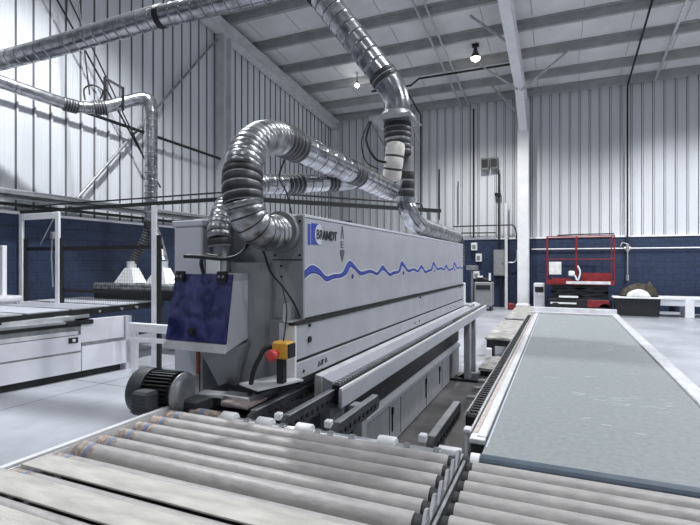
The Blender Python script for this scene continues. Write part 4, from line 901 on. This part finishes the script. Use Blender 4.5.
# ================================================================= BACK WALL THINGS
t = thing('electrical_panel', 'grey electrical panel on blue back wall left of the column', 'electrical box', (-1.98, 17.8, 1.12))
mb = MB(); mb.box(-2.17, -1.79, 17.70, 17.94, 1.13, 2.05, .01); mb.build('enclosure', M['elbox'], t)
mb = MB(); mb.box(-2.14, -1.82, 17.69, 17.70, 1.17, 2.01, .0); mb.build('door', M['elbox'], t)
mb = MB(); mb.box(-1.86, -1.84, 17.675, 17.69, 1.52, 1.62); mb.build('door_latch', M['black'], t)
mb = MB(); mb.tube([(-2.0, 17.8, 2.05), (-2.0, 17.82, 4.9)], .03, 10); mb.tube([(-1.95, 17.8, .1), (-1.95, 17.8, 1.13)], .025, 8); tag(mb.build('conduit', M['blackm']), 'thin dark conduit between wall speaker box and grey electrical panel', 'pipe')
mb = MB(); mb.tube([(-1.74, 17.75, 0), (-1.74, 17.75, 3.70)], .055, 12); tag(mb.build('conduit', M['column']), 'fat pale standpipe between the electrical panel and the column', 'pipe')
t = thing('twin_wall_light', 'dark twin emergency light box high on the back wall', 'lamp', (-2.3, 17.8, 4.9))
mb = MB(); mb.box(-2.62, -2.33, 17.72, 17.94, 4.93, 5.36, .02); mb.box(-2.30, -2.02, 17.72, 17.94, 4.95, 5.36, .02); mb.build('housing', M['elbox'], t)
mb = MB(); mb.box(-2.58, -2.36, 17.71, 17.72, 5.0, 5.3); mb.box(-2.27, -2.05, 17.71, 17.72, 5.0, 5.3); mb.build('face', M['blackm'], t)
mb = MB(); mb.box(-2.14, -1.93, 17.72, 17.94, 3.98, 4.08, .02); tag(mb.build('junction_box', M['blackm']), 'small black junction box on the conduit below the twin light', 'electrical box')
mb = MB(); mb.tube(smooth_path([(-1.66, 17.7, 1.6), (-1.45, 17.7, 1.62), (-1.38, 17.7, 1.8), (-1.37, 17.7, 2.05)], 4), .025, 8); tag(mb.build('bent_conduit', M['galv']), 'short bent silver conduit between standpipe and white column', 'pipe')
mb = MB(); mb.tube(smooth_path([(-3.6, 17.7, 2.92), (-1.75, 17.7, 2.92), (-1.48, 17.7, 2.88), (-1.40, 17.7, 2.6), (-1.40, 17.7, 2.3)], 4), .022, 8); mb.tube([(-3.5, 17.75, 2.68), (-2.1, 17.75, 2.66)], .022, 8); tag(mb.build('conduit', M['blackm']), 'dark conduits running sideways just above the blue wall base', 'pipe')
mb = MB(); mb.tube([(-4.15, 17.85, 3.2), (-4.15, 17.85, 5.1)], .025, 8); tag(mb.build('wall_hook_rod', M['black']), 'left of the two short dark rods on the back wall', 'rod')
mb = MB(); mb.tube([(-3.45, 17.85, 3.0), (-3.45, 17.85, 4.6)], .018, 8); tag(mb.build('wall_hook_rod', M['black']), 'right of the two short dark rods on the back wall', 'rod')
# switch boxes behind the machine end
for k, (x_, z0_, z1_, w, lab) in enumerate(((-2.86, 2.04, 2.32, .2, 'upper small white wall box behind the machine end'), (-2.70, 1.63, 1.92, .2, 'middle small white wall box behind the machine end'), (-2.78, 1.02, 1.28, .2, 'lower small white wall box behind the machine end'))):
    t = thing('wall_switch_box', lab, 'electrical box', (x_, 17.8, z0_), 'wall boxes')
    mb = MB(); mb.box(x_ - .1, x_ + .1, 17.74, 17.94, z0_, z1_, .01); mb.build('case', M['white'], t)
    mb = MB(); mb.box(x_ - .06, x_ + .06, 17.73, 17.74, z0_ + .05, z1_ - .08); mb.build('face', M['elbox'], t)
mb = MB(); mb.box(-2.99, -2.63, 16.9, 17.3, 1.34, 1.50, .01); mb.box(-2.85, -2.78, 17.05, 17.12, 0, 1.34); tag(mb.build('grey_stand', M['midgrey']), 'grey box on a stand behind the far machine end', 'stand')
t = thing('workbench_machine', 'small grey bench machine standing by the blue wall', 'machine', (-2.4, 16.6, 0))
mb = MB(); mb.box(-2.62, -2.05, 16.3, 16.9, .15, .95, .03); mb.build('body', M['elbox'], t)
mb = MB(); mb.tube([(-2.6, 16.55, 1.02), (-2.1, 16.55, 1.0)], .09, 14); mb.build('drum', M['blackm'], t)
mb = MB(); mb.box(-2.55, -2.1, 16.28, 16.3, .7, .85); mb.build('display', M['black'], t)
mb = MB(); mb.box(-2.16, -2.10, 16.4, 16.46, 1.0, 1.25); mb.box(-2.52, -2.36, 16.4, 16.5, 1.1, 1.16); mb.build('fitting', M['white'], t)
for xx in (-2.58, -2.14): mb = MB(); mb.box(xx, xx + .06, 16.35, 16.85, 0, .15); mb.build('leg', M['blackm'], t)
mb = MB(); mb.box(-1.62, -1.42, 17.0, 17.25, .0, .22, .03); tag(mb.build('small_red_bag', M['red']), 'small red box on floor at the foot of the column', 'box')
mb = MB(); mb.box(-1.36, -.92, 16.9, 17.25, .02, .24, .05); tag(mb.build('white_bundle', M['white']), 'white bundle at the base of the white column', 'bundle')
# air line on blue wall
t = thing('air_line', 'pale air pipe running along the blue wall right of column', 'pipe', (1.3, 17.8, 2.0))
mb = MB(); mb.tube([(-.9, 17.85, 2.06), (XR - .2, 17.85, 2.06)], .022, 10); mb.build('pipe', M['white'], t)
mb = MB(); mb.tube([(1.90, 17.85, 2.06), (2.1, 17.85, 2.06)], .06, 12); mb.tube([(2.0, 17.8, 1.95), (2.0, 17.8, 2.2)], .05, 12); mb.tube([(2.0, 17.8, 2.2), (1.85, 17.8, 2.25), (1.8, 17.8, 2.12)], .02, 8); mb.build('cross_fitting', M['galv'], t)
mb = MB(); mb.tube([(2.0, 17.8, 2.0), (2.0, 17.8, 1.15)], .022, 8); mb.tube([(2.0, 17.8, 1.2), (2.0, 17.8, 1.02)], .045, 10); mb.build('drop_hose', M['galv'], t)

# ================================================================= RED SCISSOR LIFT
t = thing('scissor_lift', 'red scissor lift with railings parked at the blue wall', 'lift', (.6, 16.9, 0))
X0, X1, Y0, Y1 = -.38, 1.50, 16.45, 17.35; Zd = .93
mb = MB(); mb.box(X0, X1, Y0, Y1, Zd, Zd + .06); mb.box(X0, X1, Y0 - .02, Y0, Zd - .02, Zd + .12); mb.box(X0 - .02, X0, Y0, Y1, Zd - .02, Zd + .16); mb.build('deck', M['red'], t)
mb = MB(); mb.box(X0 + .55, X1 - .1, Y0 - .04, Y0 - .02, Zd + .0, Zd + .09, .01); mb.build('sliding_deck_edge', M['whiteplate'], t)
px_ = [(X0, Y0), (X0 + .85, Y0), (X1, Y0), (X0, Y1), (X1, Y1), (X0 + .85, Y1)]
for (a, b) in px_: mb = MB(); mb.tube([(a, b, Zd + .05), (a, b, 2.42)], .02, 10); mb.build('railing_post', M['red'], t)
mb = MB()
for z in (1.70, 2.42):
    for (p, q) in (((X0, Y0), (X1, Y0)), ((X0, Y1), (X1, Y1)), ((X0, Y0), (X0, Y1)), ((X1, Y0), (X1, Y1))): mb.tube([(*p, z), (*q, z)], .015, 8)
mb.build('railing', M['red'], t)
mb = MB(); mb.tube([(X0 + .3, Y0, 2.45), (X0 + .85, Y0, 2.47), (X1, Y0, 2.47)], .02, 8); mb.build('top_rail_padding', M['black'], t)
mb = MB(); mb.box(X0 + .06, X0 + .42, Y0 - .03, Y0 + .0, 1.22, 1.62, .01); mb.build('paper_notice', M['cloth'], t)
mb = MB(); mb.tube(smooth_path([(X0 + .88, Y0 - .04, 1.5), (X0 + .95, Y0 - .05, 1.3), (X0 + .88, Y0 - .05, 1.05), (X0 + .80, Y0 - .04, 1.2)], 4), .025, 8); mb.box(X0 + .62, X0 + .80, Y0 - .08, Y0, 1.18, 1.34, .03); mb.build('control_box', M['white'], t)
mb = MB(); mb.box(X0 + .15, X0 + .7, Y0 - .035, Y0 - .02, Zd + .03, Zd + .18); mb.box(X0 + 1.0, X1 - .05, Y0 + .1, Y0 + .14, Zd + .05, Zd + .35); mb.build('side_plate', M['red'], t)
for (z0_, z1_) in ((.42, .68), (.68, .90)):
    mb = MB()
    for yy in (Y0 + .1, Y1 - .1): mb.bar((X0 + .12, yy, z0_), (X1 - .15, yy, z1_), .05, .07); mb.bar((X0 + .12, yy, z1_), (X1 - .15, yy, z0_), .05, .07)
    mb.build('scissor_arm', M['blackm'], t)
mb = MB(); mb.box(X0 + .15, X1 - .15, Y0 + .15, Y1 - .15, .46, .93); mb.build('folded_stack', M['blackm'], t)
mb = MB(); mb.box(X0 + .05, X1 - .05, Y0 + .05, Y1 - .05, .20, .46, .02); mb.build('chassis', M['blackm'], t)
mb = MB(); mb.box(X0 + 1.15, X1 - .12, Y0 + .02, Y0 + .05, .22, .44, .01); mb.build('battery_door', M['red'], t)
mb = MB(); mb.box(X0 + .35, X0 + .9, Y0 + .03, Y0 + .05, .50, .56); mb.box(X0 + .1, X0 + .85, Y0 + .03, Y0 + .05, .30, .35); mb.build('ladder_bar', M['white'], t)
for xx in (X0 + .25, X1 - .25):
    for yy in (Y0 + .02, Y1 - .10): mb = MB(); mb.tube([(xx, yy, .17), (xx, yy + .12, .17)], .17, 20); mb.build('wheel', M['black'], t)
t = thing('floor_cabinet', 'small pale cabinet on floor left of the red lift', 'cabinet', (-.66, 17.2, 0))
mb = MB(); mb.box(-.80, -.46, 17.0, 17.4, .04, .92, .02); mb.build('body', M['white'], t)
mb = MB(); mb.box(-.76, -.50, 16.985, 17.0, .62, .80); mb.build('dark_panel', M['black'], t)
mb = MB(); mb.box(-.76, -.50, 16.985, 17.0, .1, .55); mb.build('door', M['paint_lt'], t)

# ================================================================= RIGHT BENCH
t = thing('low_white_bench', 'long low white bench along the blue wall at right', 'bench', (3.8, 16.9, 0))
mb = MB(); mb.box(2.2, 7.2, 16.5, 17.3, .52, .585, .006); mb.build('bench_top', M['white'], t)
mb = MB(); mb.box(2.2, 7.2, 16.52, 16.56, .34, .52); mb.box(2.2, 3.2, 16.6, 16.64, .08, .16); mb.build('apron', M['paint_lt'], t)
for xx in (3.30, 5.0, 7.0):
    for yy in (16.5, 17.15): mb = MB(); mb.box(xx, xx + .22, yy, yy + .12, 0, .52, .006); mb.build('leg', M['white'], t)
mb = MB(); mb.box(2.95, 3.10, 16.7, 16.85, .14, .34, .02); mb.build('black_bracket', M['black'], t)
t = thing('black_crate', 'black crate with pale lid in front of the low white bench', 'crate', (2.0, 16.3, 0))
mb = MB(); mb.prism([(1.52, .05), (2.58, .05), (2.62, .56), (1.46, .56)], 'y', 16.0, 16.45); mb.build('box', M['blackm'], t)
mb = MB(); mb.box(1.42, 2.68, 15.95, 16.48, .56, .60, .008); mb.build('lid', M['white'], t)
mb = MB(); mb.box(1.5, 2.6, 16.05, 16.4, 0, .05); mb.build('skid', M['galv'], t)
def blob(mb, c, rx, ry_, rz, seed, nz=8, n=16, amp=.18):
    rnd = random.Random(seed); ph = [rnd.uniform(0, 6.28) for _ in range(4)]; vs = []
    for i in range(nz + 1):
        th = math.pi / 2 * (1 - i / nz)   # dome from rim to top
        for k in range(n):
            a = 2 * math.pi * k / n; w = 1 + amp * (math.sin(2 * a + ph[0]) * .5 + math.sin(3 * a + ph[1] + i) * .3)
            vs.append((c[0] + rx * math.sin(th) * math.cos(a) * w, c[1] + ry_ * math.sin(th) * math.sin(a) * w, c[2] + rz * math.cos(th) * (1 + .15 * math.sin(a * 2 + ph[2]))))
    fs = [(i * n + k, i * n + (k + 1) % n, (i + 1) * n + (k + 1) % n, (i + 1) * n + k) for i in range(nz) for k in range(n)] + [tuple(range(n))]
    mb.add(vs, fs, True)
mb = MB(); blob(mb, (2.12, 16.28, .60), .46, .2, .34, 3); blob(mb, (2.38, 16.28, .62), .22, .18, .38, 5); tag(mb.build('tool_bag', M['bag']), 'dark brown lumpy bag slumped on the black crate lid', 'bag')
mb = MB(); blob(mb, (2.08, 16.05, .60), .30, .10, .20, 9, amp=.1); tag(mb.build('white_rag', M['cloth']), 'white rag on the crate lid under the brown bag', 'rag')
